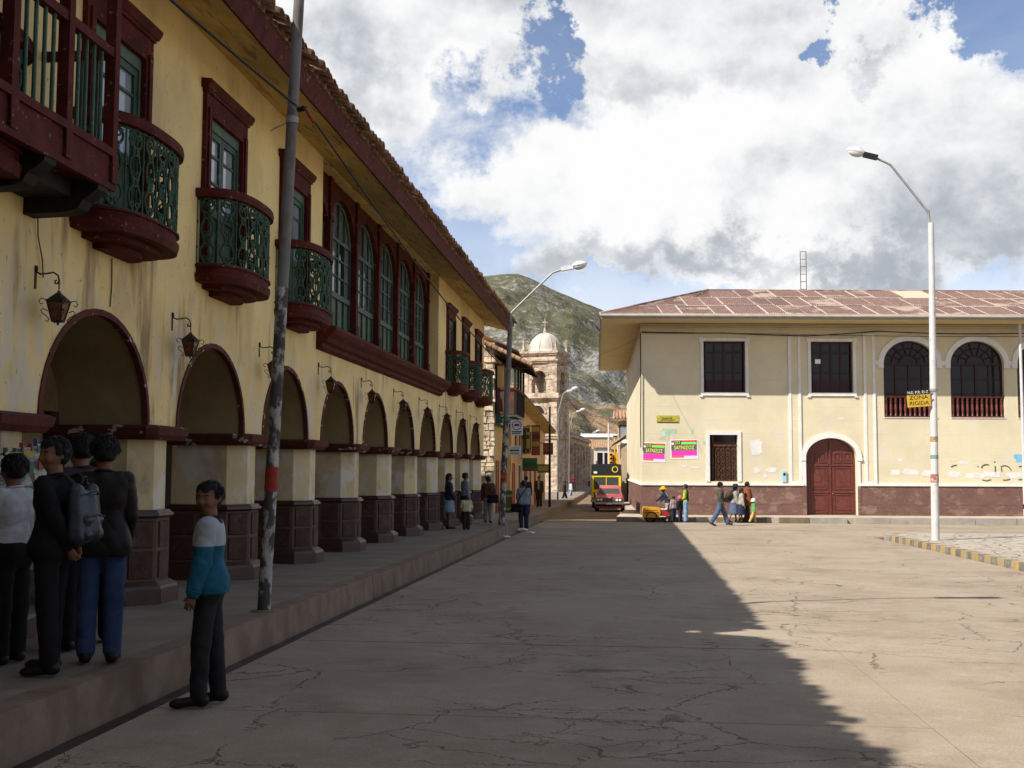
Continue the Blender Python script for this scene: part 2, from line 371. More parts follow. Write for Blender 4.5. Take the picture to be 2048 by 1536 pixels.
# ================================================================ LEFT ARCADED BUILDING
WX = -5.2
A = thing('arcaded_building', 'long cream two-storey building with an arcade, oxblood balconies and tiled eaves', 'building', (-6.5, 24, 0), world=True)
PC = [9.10+3.08*k for k in range(-1, 11)]       # pier centres
AC = [PC[k]+1.54 for k in range(len(PC)-1)]      # arch centres
ZS, AA, AB = 2.13, 1.125, 1.05
YEND = 40.62
def arch_pts(yc, a, b, n=26): return [(yc-a*math.cos(PI*i/n), ZS+b*math.sin(PI*i/n)) for i in range(n+1)]
mb = MB(); ZT = 3.62
for yc in AC:
    pts = arch_pts(yc, AA, AB)
    for x, fl in ((WX, 0), (-6.2, 1)):
        for (y0, z0), (y1, z1) in zip(pts[:-1], pts[1:]):
            q = [(x, y0, z0), (x, y1, z1), (x, y1, ZT), (x, y0, ZT)]
            mb.add(q, [(0, 1, 2, 3) if not fl else (3, 2, 1, 0)])
        for a, b_ in ((yc-1.54, yc-AA), (yc+AA, yc+1.54)):
            q = [(x, a, ZS), (x, b_, ZS), (x, b_, ZT), (x, a, ZT)]; mb.add(q, [(0, 1, 2, 3) if not fl else (3, 2, 1, 0)])
    mb.add([(x, y_, z_) for (y_, z_) in pts for x in (WX, -6.2)], [(2*i, 2*i+1, 2*i+3, 2*i+2) for i in range(len(pts)-1)], 1, True)
mb.box(-6.2, WX, PC[-1]-.0, YEND, ZS-.0, ZT)
mb.box(-6.2, WX, 5.9, PC[0], -.2, ZT)
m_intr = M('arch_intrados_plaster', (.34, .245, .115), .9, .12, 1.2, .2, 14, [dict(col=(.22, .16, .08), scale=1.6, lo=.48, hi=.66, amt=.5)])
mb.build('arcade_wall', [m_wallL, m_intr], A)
# upper wall with openings: windows, gallery recess
WC = [7.72, 10.80, 13.88, 16.97]; FC = [32.70, 35.76, 38.84]
GY0, GY1 = 18.64, 30.62
mb = MB(); XB = -5.55; zt = 7.12
def wall_strip(y0, y1, cs, hw=.60, zb=4.12, zh=6.06):
    y = y0
    for c in cs:
        mb.box(XB, WX, y, c-hw, ZT, zt)
        mb.box(XB, WX, c-hw, c+hw, ZT, zb); mb.box(XB, WX, c-hw, c+hw, zh, zt); y = c+hw
    mb.box(XB, WX, y, y1, ZT, zt)
wall_strip(5.9, GY0, WC); wall_strip(GY1, YEND, FC)
mb.box(XB, WX, GY0, GY1, ZT, 4.0)
mb.build('upper_wall', m_wallL, A)
# shell behind: rear walls, floors, inner arcade wall
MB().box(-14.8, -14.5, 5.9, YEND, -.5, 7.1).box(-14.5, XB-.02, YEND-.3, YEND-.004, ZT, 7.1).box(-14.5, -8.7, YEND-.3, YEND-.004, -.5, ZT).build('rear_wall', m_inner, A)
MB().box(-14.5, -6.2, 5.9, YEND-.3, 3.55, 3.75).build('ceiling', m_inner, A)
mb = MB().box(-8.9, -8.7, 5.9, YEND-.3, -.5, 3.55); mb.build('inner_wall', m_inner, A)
m_dk = M('dark_doorway_wood', (.03, .02, .015), .6, .3, 4, .2, 20)
dproto = None
for k, c in enumerate(AC):
    d0 = MB().box(-8.69, -8.6, c-.75, c+.75, gz(c)+SW, 2.5)
    for j in (-.38, .38):
        for z0, z1 in ((.5, 1.1), (1.2, 2.3)): d0.box(-8.6, -8.575, c+j-.28, c+j+.28, z0, z1)
    d0.build('shop_door', m_dk, A)
# archivolts
for k, yc in enumerate(AC):
    mb = MB(); pi_ = arch_pts(yc, AA-.012, AB-.012, 22); po = arch_pts(yc, AA+.045, AB+.05, 22)
    x0, x1 = WX-.05, WX+.016
    n = len(pi_); v = []
    for (a, b_), (c, d) in zip(pi_, po): v += [(x0, a, b_), (x1, a, b_), (x1, c, d), (x0, c, d)]
    f = []
    for i in range(n-1):
        for q in range(4): f.append((4*i+q, 4*i+(q+1) % 4, 4*i+4+(q+1) % 4, 4*i+4+q))
    mb.add(v, f).build('archivolt', m_redcap, A)
# piers
def octo(x0, x1, hy, c): return [(x1, -hy+c), (x1, hy-c), (x1-c, hy), (x0, hy), (x0, -hy), (x1-c, -hy)]
def ring(mb_, x0, x1, hy, c, z0, z1, ins0=0., ins1=0., mi=0):
    a = octo(x0+ins0, x1-ins0, hy-ins0, max(c-ins0*.4, .01)); b_ = octo(x0+ins1, x1-ins1, hy-ins1, max(c-ins1*.4, .01)); n = 6
    vs = [(p[0], p[1], z0) for p in a]+[(p[0], p[1], z1) for p in b_]
    mb_.add(vs, [(i, (i+1) % n, (i+1) % n+n, i+n) for i in range(n)]+[tuple(range(n))[::-1], tuple(range(n, 2*n))], mi)
mb = MB(); ring(mb, -6.14, -5.215, .375, .215, .55, 1.99); pier_shaft = mb.mesh('pier_shaft', m_pier)
mb = MB(); ring(mb, -6.3, -5.05, .53, .10, 1.97, 2.02, .07, .03); ring(mb, -6.3, -5.05, .53, .10, 2.0205, 2.10, .02, 0); ring(mb, -6.3, -5.05, .53, .1, 2.1005, 2.128, 0, .05); pier_cap = mb.mesh('capital', m_redcap)
mb = MB(); ring(mb, -6.2, -5.16, .42, .25, .20, .93); pier_dado = mb.mesh('dado', m_dadom)
mb = MB(); ring(mb, -6.24, -5.12, .46, .26, .93, .955, .03, 0); ring(mb, -6.24, -5.12, .46, .26, .9552, .985, 0, .005); ring(mb, -6.24, -5.12, .46, .26, .9852, 1.02, .015, .045)
pier_moul = mb.mesh('dado_moulding', m_mould)
mb = MB(); ring(mb, -6.3, -5.06, .52, .28, -.1, .165, 0, 0); ring(mb, -6.3, -5.06, .52, .28, .1652, .20, .01, .02); ring(mb, -6.3, -5.06, .52, .28, .2002, .245, .03, .09)
pier_base = mb.mesh('pier_base', m_mould)
stones = []
po = octo(-6.2, -5.16, .42, .25)
for (pa, pb, nx) in ((po[4], po[5], 2), (po[5], po[0], 1), (po[0], po[1], 1), (po[1], po[2], 1)):
    va, vb = Vector(pa), Vector(pb); dv = vb-va; L = dv.length; dv.normalize(); nv = Vector((dv.y, -dv.x))
    for i in range(nx):
        for z0, z1 in ((.27, .575), (.605, .905)):
            s0 = va+dv*(i*L/nx+.035); s1 = va+dv*((i+1)*L/nx-.035)
            o0, o1 = nv*.022, nv*-.01; cc = .012
            q = [(*(s0+o1), z0), (*(s1+o1), z0), (*(s1+o1), z1), (*(s0+o1), z1)]
            s0b, s1b = s0+dv*cc+o0, s1-dv*cc+o0
            q += [(*s0b, z0+cc), (*s1b, z0+cc), (*s1b, z1-cc), (*s0b, z1-cc)]
            mm = MB().add(q, [(4, 5, 6, 7), (0, 1, 5, 4), (1, 2, 6, 5), (2, 3, 7, 6), (3, 0, 4, 7)]); stones.append(mm.mesh('dado_stone', m_dado))
for yc in PC[1:]:
    zg = gz(yc)+SW+.008
    ps = link('pier', pier_shaft, A, (0, yc, 0))
    link('capital', pier_cap, ps)
    for nm, me in (('dado', pier_dado), ('dado_moulding', pier_moul), ('pier_base', pier_base)): link(nm, me, ps, (0, 0, zg))
    for me in stones: link('dado_stone', me, ps, (0, 0, zg))
# windows (french windows behind the balconies)
def french_window(c, hw=.60, zb=4.12, zh=6.06):
    fr = MB()
    for s in (-1, 1):
        a, b_ = sorted((c+s*(hw-.02), c+s*(hw+.15))); fr.box(WX-.02, WX+.055, a, b_, zb, zh+.10)
        a, b_ = sorted((c+s*(hw+.02), c+s*(hw+.10))); fr.box(WX+.0551, WX+.08, a, b_, zb, zh+.06)
    fr.box(WX-.02, WX+.055, c-hw-.15, c+hw+.15, zh+.101, zh+.24).box(WX-.02, WX+.054, c-hw+.021, c+hw-.021, zh-.01, zh+.1005)
    fr.box(WX-.018, WX+.08, c-hw-.165, c+hw+.165, zh+.2401, zh+.285)
    fr.prism([(WX-.018, zh+.2851), (WX+.09, zh+.2851), (WX+.13, zh+.35), (WX+.13, zh+.385), (WX-.018, zh+.40)], c-hw-.215, c+hw+.215, 'y')
    w = fr.build('window', m_red, A)
    XG = WX-.055
    lf = MB().box(XG-.03, XG+.05, c-hw, c-hw+.06, zb, zh).box(XG-.03, XG+.05, c+hw-.06, c+hw, zb, zh).box(XG-.03, XG+.05, c-hw+.06, c+hw-.06, zh-.14, zh)
    lf.build('casement_frame', m_greenp, w)
    for s in (-1, 1):
        y0, y1 = (c-hw+.065, c-.006) if s < 0 else (c+.006, c+hw-.065)
        st = .065; l = MB()
        l.box(XG-.02, XG+.03, y0, y0+st, zb+.02, zh-.145).box(XG-.02, XG+.03, y1-st, y1, zb+.02, zh-.145)
        zs = [zb+.02, zb+.80, 5.30, 5.62, zh-.20]
        l.box(XG-.02, XG+.03, y0+st, y1-st, zb+.02, zb+.14).box(XG-.02, XG+.03, y0+st, y1-st, zb+.72, zb+.82).box(XG-.02, XG+.03, y0+st, y1-st, zh-.22, zh-.145)
        l.box(XG-.015, XG+.005, y0+st, y1-st, zb+.14, zb+.72)
        for z in (5.28, 5.62): l.box(XG-.015, XG+.02, y0+st, y1-st, z-.015, z+.015)
        l.build('window_leaf', m_green, w)
        for za, zc in ((zb+.82, 5.265), (5.295, 5.605), (5.635, zh-.22)):
            MB().box(XG-.012, XG-.004, y0+st, y1-st, za, zc).build('window_pane', m_glass, w)
for c in WC+FC: french_window(c)
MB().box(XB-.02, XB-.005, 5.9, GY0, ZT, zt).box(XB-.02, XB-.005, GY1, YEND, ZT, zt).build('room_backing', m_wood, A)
# balconies
def bow(t, w=.88, d=.54):       # outline 0..1 from the wall round the bowed front
    a = PI*t; return (WX+d*abs(math.sin(a))**.62, -w*math.copysign(abs(math.cos(a))**.8, math.cos(a)))
N_ = 28
def bow_ring(mb_, z0, z1, k0, k1=None, mi=0):
    k1 = k1 or k0; n = N_+1; vs = []
    for k, z in ((k0, z0), (k1, z1)):
        for i in range(n):
            x, y_ = bow(i/N_); vs.append((WX-.01+(x-WX+.01)*k, y_*k, z))
    mb_.add(vs, [(i, i+1, i+1+n, i+n) for i in range(n-1)]+[(n-1, 0, n, 2*n-1), tuple(range(n))[::-1], tuple(range(n, 2*n))], mi)
def balcony_meshes():
    sl_ = MB()
    bow_ring(sl_, 3.80, 3.86, .46); bow_ring(sl_, 3.8601, 3.915, .72); bow_ring(sl_, 3.9151, 3.985, .97, 1.0); bow_ring(sl_, 3.9851, 4.02, 1.0); bow_ring(sl_, 4.0201, 4.10, .95, .96); bow_ring(sl_, 4.1001, 4.125, 1.0)
    hr = MB(); n = 40; v = []
    for i in range(n+1):
        for k, z in ((.91, 4.95), (1.03, 4.95), (1.045, 5.0), (1.03, 5.055), (.91, 5.055)):
            x, y_ = bow(i/n); v.append((WX+(x-WX)*k, y_*k, z))
    hr.add(v, [(5*i+q, 5*i+(q+1) % 5, 5*i+5+(q+1) % 5, 5*i+5+q) for i in range(n) for q in range(5)])
    # ironwork: lyres, rosettes, rings wrapped on the bow
    pts = [bow(i/300, .84, .505) for i in range(301)]; cum = [0]
    for a, b_ in zip(pts[:-1], pts[1:]): cum.append(cum[-1]+math.dist(a, b_))
    L = cum[-1]
    def mp(s, z):
        s = min(max(s, 0), L); i = min(int(np.searchsorted(cum, s)), 300); return (*pts[i], z)
    iw = MB(); NP = 9; pw = L/NP
    for k in range(NP+1):
        iw.tube([mp(k*pw, 4.12), mp(k*pw, 4.96)], .010, 4)
        for z in (4.34, 4.66): iw.ball(mp(k*pw, z), (.022, .022, .03), 6)
    for k in range(NP):
        c = (k+.5)*pw
        for s in (-1, 1):
            for (za, zb_, bw) in ((4.13, 4.42, .075), (4.42, 4.72, .062), (4.72, 4.95, .075)):
                iw.tube([mp(c+s*(.012+bw*math.sin(PI*u)**1.0*(1 if (u < .5) else 1)), za+(zb_-za)*u) for u in [i/8 for i in range(9)]], .0155, 4)
            for z in (4.20, 4.50, 4.86):
                iw.tube([mp(c+s*(.035+.026*math.cos(q)), z+.028*math.sin(q)) for q in [2*PI*i/8 for i in range(8)]], .0115, 4, closed=True)
        for z in (4.42, 4.72):
            iw.tube([mp(c+.04*math.cos(q), z+.04*math.sin(q)) for q in [2*PI*i/10 for i in range(10)]], .017, 4, closed=True)
            for q in range(4): iw.ball(mp(c+.055*math.cos(PI/4+q*PI/2), z+.055*math.sin(PI/4+q*PI/2)), .024, 6)
        iw.tube([mp(c-.09, 4.90), mp(c, 4.88), mp(c+.09, 4.90)], .012, 4)
    for z in (4.135, 4.93): iw.tube([mp(L*i/30, z) for i in range(31)], .012, 4)
    return sl_.mesh('balcony_slab', m_red), hr.mesh('handrail', m_red), iw.mesh('ironwork', m_iron)
bs_, bh_, bi_ = balcony_meshes()
for c in WC+FC:
    b0 = link('balcony', bs_, A, (0, c, 0)); link('handrail', bh_, b0); link('ironwork', bi_, b0)
# gallery of glazed arches
XGc = -5.46
posts = [18.78]+[19.90+2.04*i for i in range(6)]
MB().box(-5.62, WX-.02, GY0, GY1, 7.00, 7.03).build('soffit_board', m_soffit, A)
gm = MB().box(-5.62, -5.50, GY0, GY1, 6.90, 6.999)
gm.build('gallery_header', m_red, A)
for i, yc in enumerate(posts):
    p_ = MB(); p_.box(-5.60, -5.36, yc-.12, yc+.12, 4.06, 4.50); p_.box(-5.58, -5.38, yc-.09, yc+.09, 4.5001, 6.18); p_.box(-5.60, -5.36, yc-.115, yc+.115, 6.1801, 6.26); p_.box(-5.59, -5.37, yc-.10, yc+.10, 6.2601, 6.999)
    p_.build('gallery_post', m_red, A)
def gallery_bay(y0, y1):
    c = (y0+y1)/2; hw = (y1-y0)/2; zs, zt_ = 6.06, 6.06+min(hw*.86, .72); n = 14
    X0, X1 = -5.56, -5.42
    sp = MB(); pts = [(c-hw*math.cos(PI*i/n), zs+(zt_-zs)*math.sin(PI*i/n)) for i in range(n+1)]
    for (a, b_), (d, e) in zip(pts[:-1], pts[1:]):
        sp.hexa([(X0, a, b_), (X1, a, b_), (X1, d, e), (X0, d, e), (X0, a, 7.0), (X1, a, 7.0), (X1, d, 7.0), (X0, d, 7.0)])
    w = sp.build('gallery_window', m_red, A)
    fr = MB(); x0, x1 = -5.57, -5.50
    fr.box(x0, x1, y0, y0+.055, 4.06, zs+.1).box(x0, x1, y1-.055, y1, 4.06, zs+.1)
    fr.box(x0-.001, x1+.015, y0+.055, y1-.055, 4.88, 4.98)
    fr.box(x0, x1, y0+.055, y1-.055, 5.98, 6.05).box(x0, x1, y0+.055, y1-.055, 4.06, 4.14)
    for k in range(1, 4):
        yk = y0+(y1-y0)*k/4; th = .032 if k == 2 else .022
        ztop = zs+(zt_-zs)*math.sqrt(max(0, 1-((yk-c)/hw)**2))-.02
        fr.box(x0+.005, x1-.003, yk-th, yk+th, 4.14, 4.88); fr.box(x0+.005, x1-.003, yk-th, yk+th, 4.98, 5.98); fr.box(x0+.005, x1-.003, yk-th*.6, yk+th*.6, 6.05, ztop)
    for z in (5.32, 5.66): fr.box(x0+.008, x1-.012, y0+.055, y1-.055, z-.013, z+.013)
    fr.tube([(x1-.03, c-(hw-.05)*math.cos(PI*i/14), zs+(zt_-zs-.04)*math.sin(PI*i/14)) for i in range(15)], .035, 5)
    fr.build('casement_frame', m_green, w)
    for k in range(4):
        a, b_ = y0+(y1-y0)*k/4+.02, y0+(y1-y0)*(k+1)/4-.02
        MB().box(x0+.012, x0+.03, a, b_, 4.12, 4.90).build('lower_panel', m_greenp, w)
        for z0, z1 in ((4.97, 5.31), (5.33, 5.65), (5.67, 5.99)):
            MB().box(x0+.02, x0+.028, a, b_, z0, z1).build('window_pane', m_glassm if (i_open[0] != 1 or k != 2) else m_glassd, w)
        MB().prism([(a, 6.0), (b_, 6.0)]+[(q, zs+(zt_-zs-.01)*math.sqrt(max(0, 1-((q-c)/hw)**2))) for q in (b_, (a+b_)/2, a)], x0+.02, x0+.028, 'x').build('window_pane', m_glassm, w)
i_open = [0]
for i, (a, b_) in enumerate(zip(posts[:-1], posts[1:])): i_open[0] = i; gallery_bay(a+.10, b_-.10)
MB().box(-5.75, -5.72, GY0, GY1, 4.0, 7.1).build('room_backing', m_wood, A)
MB().box(-5.75, WX, GY0-.004, GY0-.002, 4.0, 7.1).build('gallery_reveal', m_wallL, A)
mb = MB(); prof = [(-5.7, 3.66), (-5.18, 3.66), (-5.10, 3.70), (-5.09, 3.76), (-5.02, 3.79), (-4.98, 3.86), (-4.90, 3.93), (-4.86, 4.0), (-4.86, 4.05), (-5.15, 4.075), (-5.7, 4.08)]
mb.prism(prof, GY0-.28, GY1+.22, 'y').build('gallery_sill', m_red, A)
# soffit, fascia, tiles
EY0, EY1 = 8.30, 41.45
def soff(u): return (WX-.03+(.90)*u, 7.02-.27*u)
NB = 5
ybr = [EY0, 12.6, 16.4, 20.2, 24.6, 28.8, 33.0, 37.2, EY1]
for k in range(NB):
    (xa, za), (xb_, zb_) = soff((k+.012)/NB), soff((k+.988)/NB)
    for y0, y1 in zip(ybr[:-1], ybr[1:]):
        g = .004
        MB().hexa([(xa, y0+g, za), (xb_, y0+g, zb_), (xb_, y1-g, zb_), (xa, y1-g, za), (xa, y0+g, za+.02), (xb_, y0+g, zb_+.02), (xb_, y1-g, zb_+.02), (xa, y1-g, za+.02)]).build('soffit_board', m_soffit, A)
for y0, y1 in zip(ybr[:-1], ybr[1:]):
    MB().hexa([(-4.34, y0+.004, 6.70), (-4.30, y0+.004, 6.69), (-4.30, y1-.004, 6.69), (-4.34, y1-.004, 6.70), (-4.31, y0+.004, 6.95), (-4.22, y0+.004, 6.96), (-4.22, y1-.004, 6.96), (-4.31, y1-.004, 6.95)]).build('fascia_board', m_red, A)
def tile_mesh(conc=False):
    n = 6; r0, r1, L, th = .112, .088, .52, .018; sl = .40; vs = []
    for j, (l, r) in enumerate(((0, r0), (L, r1))):
        for q in (0, th):
            for i in range(n+1):
                a = PI*i/n; rr = r-q; s = -1 if conc else 1
                vs.append((-l, -rr*math.cos(a), l*sl+s*rr*math.sin(a)*.95-(q*.0)))
    m = n+1; f = []
    for i in range(n):
        f += [(i, i+1, 2*m+i+1, 2*m+i), (m+i, 3*m+i, 3*m+i+1, m+i+1), (i, m+i, m+i+1, i+1), (2*m+i, 2*m+i+1, 3*m+i+1, 3*m+i)]
    return MB().add(vs, f, 0, True).mesh('roof_tile', m_tile)
tile_c, tile_p = tile_mesh(), tile_mesh(True)
def tile_row(parent, y0, y1, jit, xt=-4.07, zt0=7.02, step=.222):
    y = y0+.1
    while y < y1-.08:
        o = link('roof_tile', tile_c, parent, (xt+rs.gauss(0, jit), y+rs.uniform(-.012, .012), zt0+rs.gauss(0, jit*.4)))
        o.rotation_euler = (rs.gauss(0, .04), rs.gauss(0, .03), rs.gauss(0, .03))
        o = link('roof_tile', tile_p, parent, (xt-.13+rs.gauss(0, jit*.6), y+.111, zt0+.035)); o.rotation_euler = (0, rs.gauss(0, .02), rs.gauss(0, .02))
        y += step
def roof_sheet(parent, y0e, y0r, y1, name='roof_tile_courses'):
    n = int((y1-min(y0e, y0r))/.0555); vs = []; fs = []
    for i in range(n+1):
        u = i/n
        for (x, z, k) in ((-4.30, 7.115, 0), (-5.6, 7.635, 1), (-9.8, 9.30, 1), (-15.2, 7.2, 1)):
            ya = y0e if k == 0 else y0r
            y = ya+(y1-ya)*u; vs.append((x, y, z+.045*math.cos(2*PI*(y-y0e)/.222)))
    for i in range(n):
        for q in range(3): fs.append((4*i+q, 4*i+q+1, 4*i+5+q, 4*i+4+q))
    tag(MB().add(vs, fs, 0, True).build(name, m_tile, parent), kind='stuff')
tile_row(A, 8.36, EY1, .018)
roof_sheet(A, 8.36, 7.76, EY1)
MB().prism([(-5.25, 7.0), (-4.35, 6.76), (-4.24, 7.0), (-5.6, 7.55), (-9.8, 9.2), (-14.5, 7.3), (-14.5, 7.0)], EY1-.03, EY1, 'y').build('verge_board', m_soffit, A)
# wooden balcony at the near end
def wooden_balcony():
    y0, y1, xf = 6.2, 9.36, -4.56
    fl = MB().box(WX-.01, xf, y0, y1, 4.14, 4.20); wb = fl.build('wooden_balcony', m_red, A)
    pn = MB().box(xf, xf+.035, y0, y1+.03, 4.10, 4.47).box(WX, xf-.0, y1, y1+.035, 4.10, 4.47)
    pn.box(xf+.0351, xf+.06, y0, y1+.05, 4.40, 4.47).box(xf+.0351, xf+.055, y0, y1+.05, 4.10, 4.16)
    pn.build('apron_panel', m_red, wb)
    for yp in (6.9, 7.72, 8.54, 9.36):
        MB().box(xf-.035, xf+.062, yp-.045, yp+.045, 4.4701, 6.75).box(xf+.0552, xf+.07, yp-.05, yp+.05, 4.1601, 4.3999).build('balcony_post', m_red, wb)
    MB().box(xf-.03, xf+.05, y0, y1+.04, 5.29, 5.37).box(WX, xf-.03, y1-.03, y1+.03, 5.29, 5.37).box(xf-.03, xf+.05, y0, y1+.04, 6.75, 6.9).build('balcony_rail', m_red, wb)
    y = y0+.1
    while y < y1-.05:
        if min(abs(y-q) for q in (6.9, 7.72, 8.54, 9.36)) > .07: MB().tube([(xf+.01, y, 4.45), (xf+.01, y, 5.3)], .017, 6).build('baluster', m_green, wb)
        y += .136
    for k in range(4): MB().tube([(xf-.13-.14*k, y1, 4.45), (xf-.13-.14*k, y1, 5.3)], .017, 6).build('baluster', m_green, wb)
    prof = [(WX, 4.139), (xf+.05, 4.139), (xf+.03, 4.06), (xf-.05, 4.0), (xf-.10, 3.97), (xf-.14, 3.90), (xf-.22, 3.87), (xf-.30, 3.86), (WX, 3.85)]
    for yb in (6.5, 7.4, 8.3, 9.2): MB().prism(prof, yb-.08, yb+.10, 'y').build('console_bracket', m_wood, wb)
    MB().box(WX+.01, xf-.2, 6.0, 9.1, 3.99, 4.12).build('balcony_joist', m_wood, wb)
wooden_balcony()
m_tan0 = M('sky_blocker_tan', (.40, .32, .22), .9)
# neighbour behind the camera: casts the shade over the near roadway
B = thing('neighbour_building', 'tile-roofed cream house continuing the row towards the viewer', 'building', (-8, -10, 0), world=True)
MB().box(-5.6, WX-.002, -34, 5.88, -.1, 7.1).box(-15, -14.6, -34, 5.88, -.1, 7.1).box(-14.6, -5.6, 5.6, 5.88, -.1, 7.1).build('wall', m_wallL, B)
MB().box(-5.19, 20, -5.5, -3.5, -.1, 8.4).build('added_sky_blocker', m_tan0, B)  # unseen block, added to hold back sky light from behind the camera
MB().box(-5.2, -4.33, -34, 7.7, 6.88, 6.96).build('eave_boards', m_soffit, B)
tile_row(B, -3., 7.72, .05)
def rb():
    n = 200; vs = []; fs = []
    for i in range(n+1):
        y = -34+41.73*i/n
        for (x, z) in ((-4.2, 7.10), (-9.8, 9.34), (-15.2, 7.2)): vs.append((x, y, z))
    for i in range(n):
        for q in range(2): fs.append((3*i+q, 3*i+q+1, 3*i+4+q, 3*i+3+q))
    tag(MB().add(vs, fs).build('roof_tile_courses', m_tile, B), kind='stuff')
rb()
# wall lanterns
m_lglass = M('amber_lantern_glass', (.10, .035, .012), .25, .4, 18, .1, 40, coord='obj')
def lantern(k, yc):
    L = thing('wall_lantern', f'rusty iron lantern on a scroll bracket, {ORD[k]} along the arcade from the left', 'lantern', (WX, yc+.06, 3.37), group='lanterns along the arcade wall')
    s = .93
    MB().box(-.005, .010, -.015, .015, -.15, .08).ball((.012, 0, .05), (.015, .025, .035), 8).build('wall_plate', m_iron2, L)
    arm = [(.01, 0, .02), (.06, 0, -.005), (.12, 0, .0), (.19, 0, .01), (.235, 0, -.02), (.25, 0, -.07), (.235, 0, -.10), (.21, 0, -.10), (.205, 0, -.075), (.225, 0, -.068)]
    MB().tube(arm, .009, 5).tube([(.25, 0, -.07), (.25, 0, -.16)], .007, 5).build('scroll_bracket', m_iron2, L)
    zt = -.17; cx = .25
    rf = MB().lathe([(.012, .0), (.02, -.02), (.125, -.105), (.125, -.115), (.105, -.118)], 4, (cx, 0, zt), smooth=False, ph=PI/4); rf.build('lantern_roof', m_iron2, L)
    bd = MB().lathe([(.108, -.119), (.060, -.30)], 4, (cx, 0, zt), smooth=False, ph=PI/4, cap=False).build('lantern_glass', m_lglass, L)
    fr = MB()
    for q in range(4):
        a = PI/4+q*PI/2
        fr.tube([(cx+.112*math.cos(a), .112*math.sin(a), zt-.119), (cx+.062*math.cos(a), .062*math.sin(a), zt-.30)], .007, 4)
        ca, sa = math.cos(a), math.sin(a)
        sc = [(.118, -.10), (.165, -.09), (.185, -.12), (.165, -.15), (.145, -.135)]; fr.tube([(cx+r*ca, r*sa, zt+z) for r, z in sc], .005, 4)
        sc = [(.10, -.21), (.14, -.19), (.165, -.21), (.15, -.235), (.115, -.255), (.085, -.29), (.10, -.315), (.12, -.30)]; fr.tube([(cx+r*ca, r*sa, zt+z) for r, z in sc], .005, 4)
    fr.lathe([(.066, -.30), (.066, -.31), (.012, -.315), (.012, -.335), (.004, -.345)], 8, (cx, 0, zt))
    fr.build('lantern_frame', m_iron2, L); L.scale = (.9, .9, .9)
for k, yc in enumerate(PC[1:11]): lantern(k, yc+.13 if k else yc+.20)
# ================================================================ RIGHT BUILDING (local frame: x along the facade, y into the building)
CR = (0.62, 49.3, 0)
Rb = thing('corner_building', 'pale yellow two-storey corner building with brown plinth and rusty corrugated roof', 'building', CR, YAW)
GP = -.30          # pavement level
ZW = 8.06; TH = .35; UE = 25.
SD = Vector((math.sin(R(4.3)), math.cos(R(4.3))))   # street side wall direction
wl = MB()
def wbx(u0, u1, z0, z1): wl.box(u0, u1, 0, TH, z0, z1)
def arch_above(mb_, u0, u1, zs, rise, ztop, y0=0, y1=TH, n=20):
    c, a = (u0+u1)/2, (u1-u0)/2
    p = [(c-a*math.cos(PI*i/n), zs+rise*math.sin(PI*i/n)) for i in range(n+1)]
    for (a0, b0), (a1, b1) in zip(p[:-1], p[1:]):
        mb_.hexa([(a0, y0, b0), (a1, y0, b1), (a1, y1, b1), (a0, y1, b0), (a0, y0, ztop), (a1, y0, ztop), (a1, y1, ztop), (a0, y1, ztop)])
wbx(-.004, 2.714, -.5, ZW)
wbx(2.714, 4.538, -.5, 1.15); wbx(2.714, 2.95, 1.15, 3.17); wbx(4.17, 4.538, 1.15, 3.17); wbx(2.714, 4.538, 3.17, 5.02); wbx(2.714, 4.538, 7.27, ZW)
wbx(4.538, 7.12, -.5, ZW)
arch_above(wl, 7.12, 9.34, 2.19, .86, 5.02); wbx(7.12, 7.41, 5.02, 7.27); wbx(9.245, 9.34, 5.02, 7.27); wbx(7.12, 9.34, 7.27, ZW)
AW = [(10.58, 12.90), (13.50, 15.84), (16.42, 18.74), (19.34, 21.66)]
u = 9.34
for a, b_ in AW:
    wbx(u, a, -.5, ZW); wbx(a, b_, -.5, 3.96); arch_above(wl, a, b_, 6.31, 1.01, ZW); u = b_
wbx(u, UE, -.5, ZW)
wl.build('front_wall', m_wallR, Rb)
D_ = 24.
def sidept(s, off=0): return (SD.x*s-SD.y*off, SD.y*s+SD.x*off)     # off: outwards (to the street)
def side_box(mb_, s0, s1, o0, o1, z0, z1):
    a, b_, c, d = sidept(s0, o0), sidept(s1, o0), sidept(s1, o1), sidept(s0, o1)
    mb_.hexa([(*d, z0), (*a, z0), (*b_, z0), (*c, z0), (*d, z1), (*a, z1), (*b_, z1), (*c, z1)])
mb = MB(); side_box(mb, .06, D_, -.33, -.001, -.5, ZW-.002); mb.build('side_wall', m_wallR, Rb)
mb = MB().box(UE-.3, UE, TH, 14, -.5, ZW).box(1.5, UE, 14, 14.3, -.5, ZW).box(.5, UE-.3, TH+1.2, TH+1.25, -.5, ZW); mb.build('inner_walls', m_wood, Rb)
MB().box(1.6, UE-.3, TH, 13.9, 3.5, 3.7).build('floor_slab', m_wood, Rb)
# plinth
for u0, u1 in ((-.06, 7.0), (9.46, UE)):
    MB().box(u0, u1, -.075, -.002, -.5, .155).build('plinth_course', m_plinth, Rb)
    MB().box(u0, u1, -.06, -.002, .162, .975).build('plinth_course', m_plinth, Rb)
    MB().box(u0, u1, -.105, -.002, .976, 1.075).build('plinth_band', m_white, Rb)
mb = MB(); side_box(mb, -.0, D_, 0, .06, -.5, .155); mb.build('plinth_course', m_plinth, Rb)
mb = MB(); side_box(mb, -.0, D_, 0, .05, .162, .975); mb.build('plinth_course', m_plinth, Rb)
mb = MB(); side_box(mb, -.0, D_, 0, .09, .976, 1.075); mb.build('plinth_band', m_white, Rb)
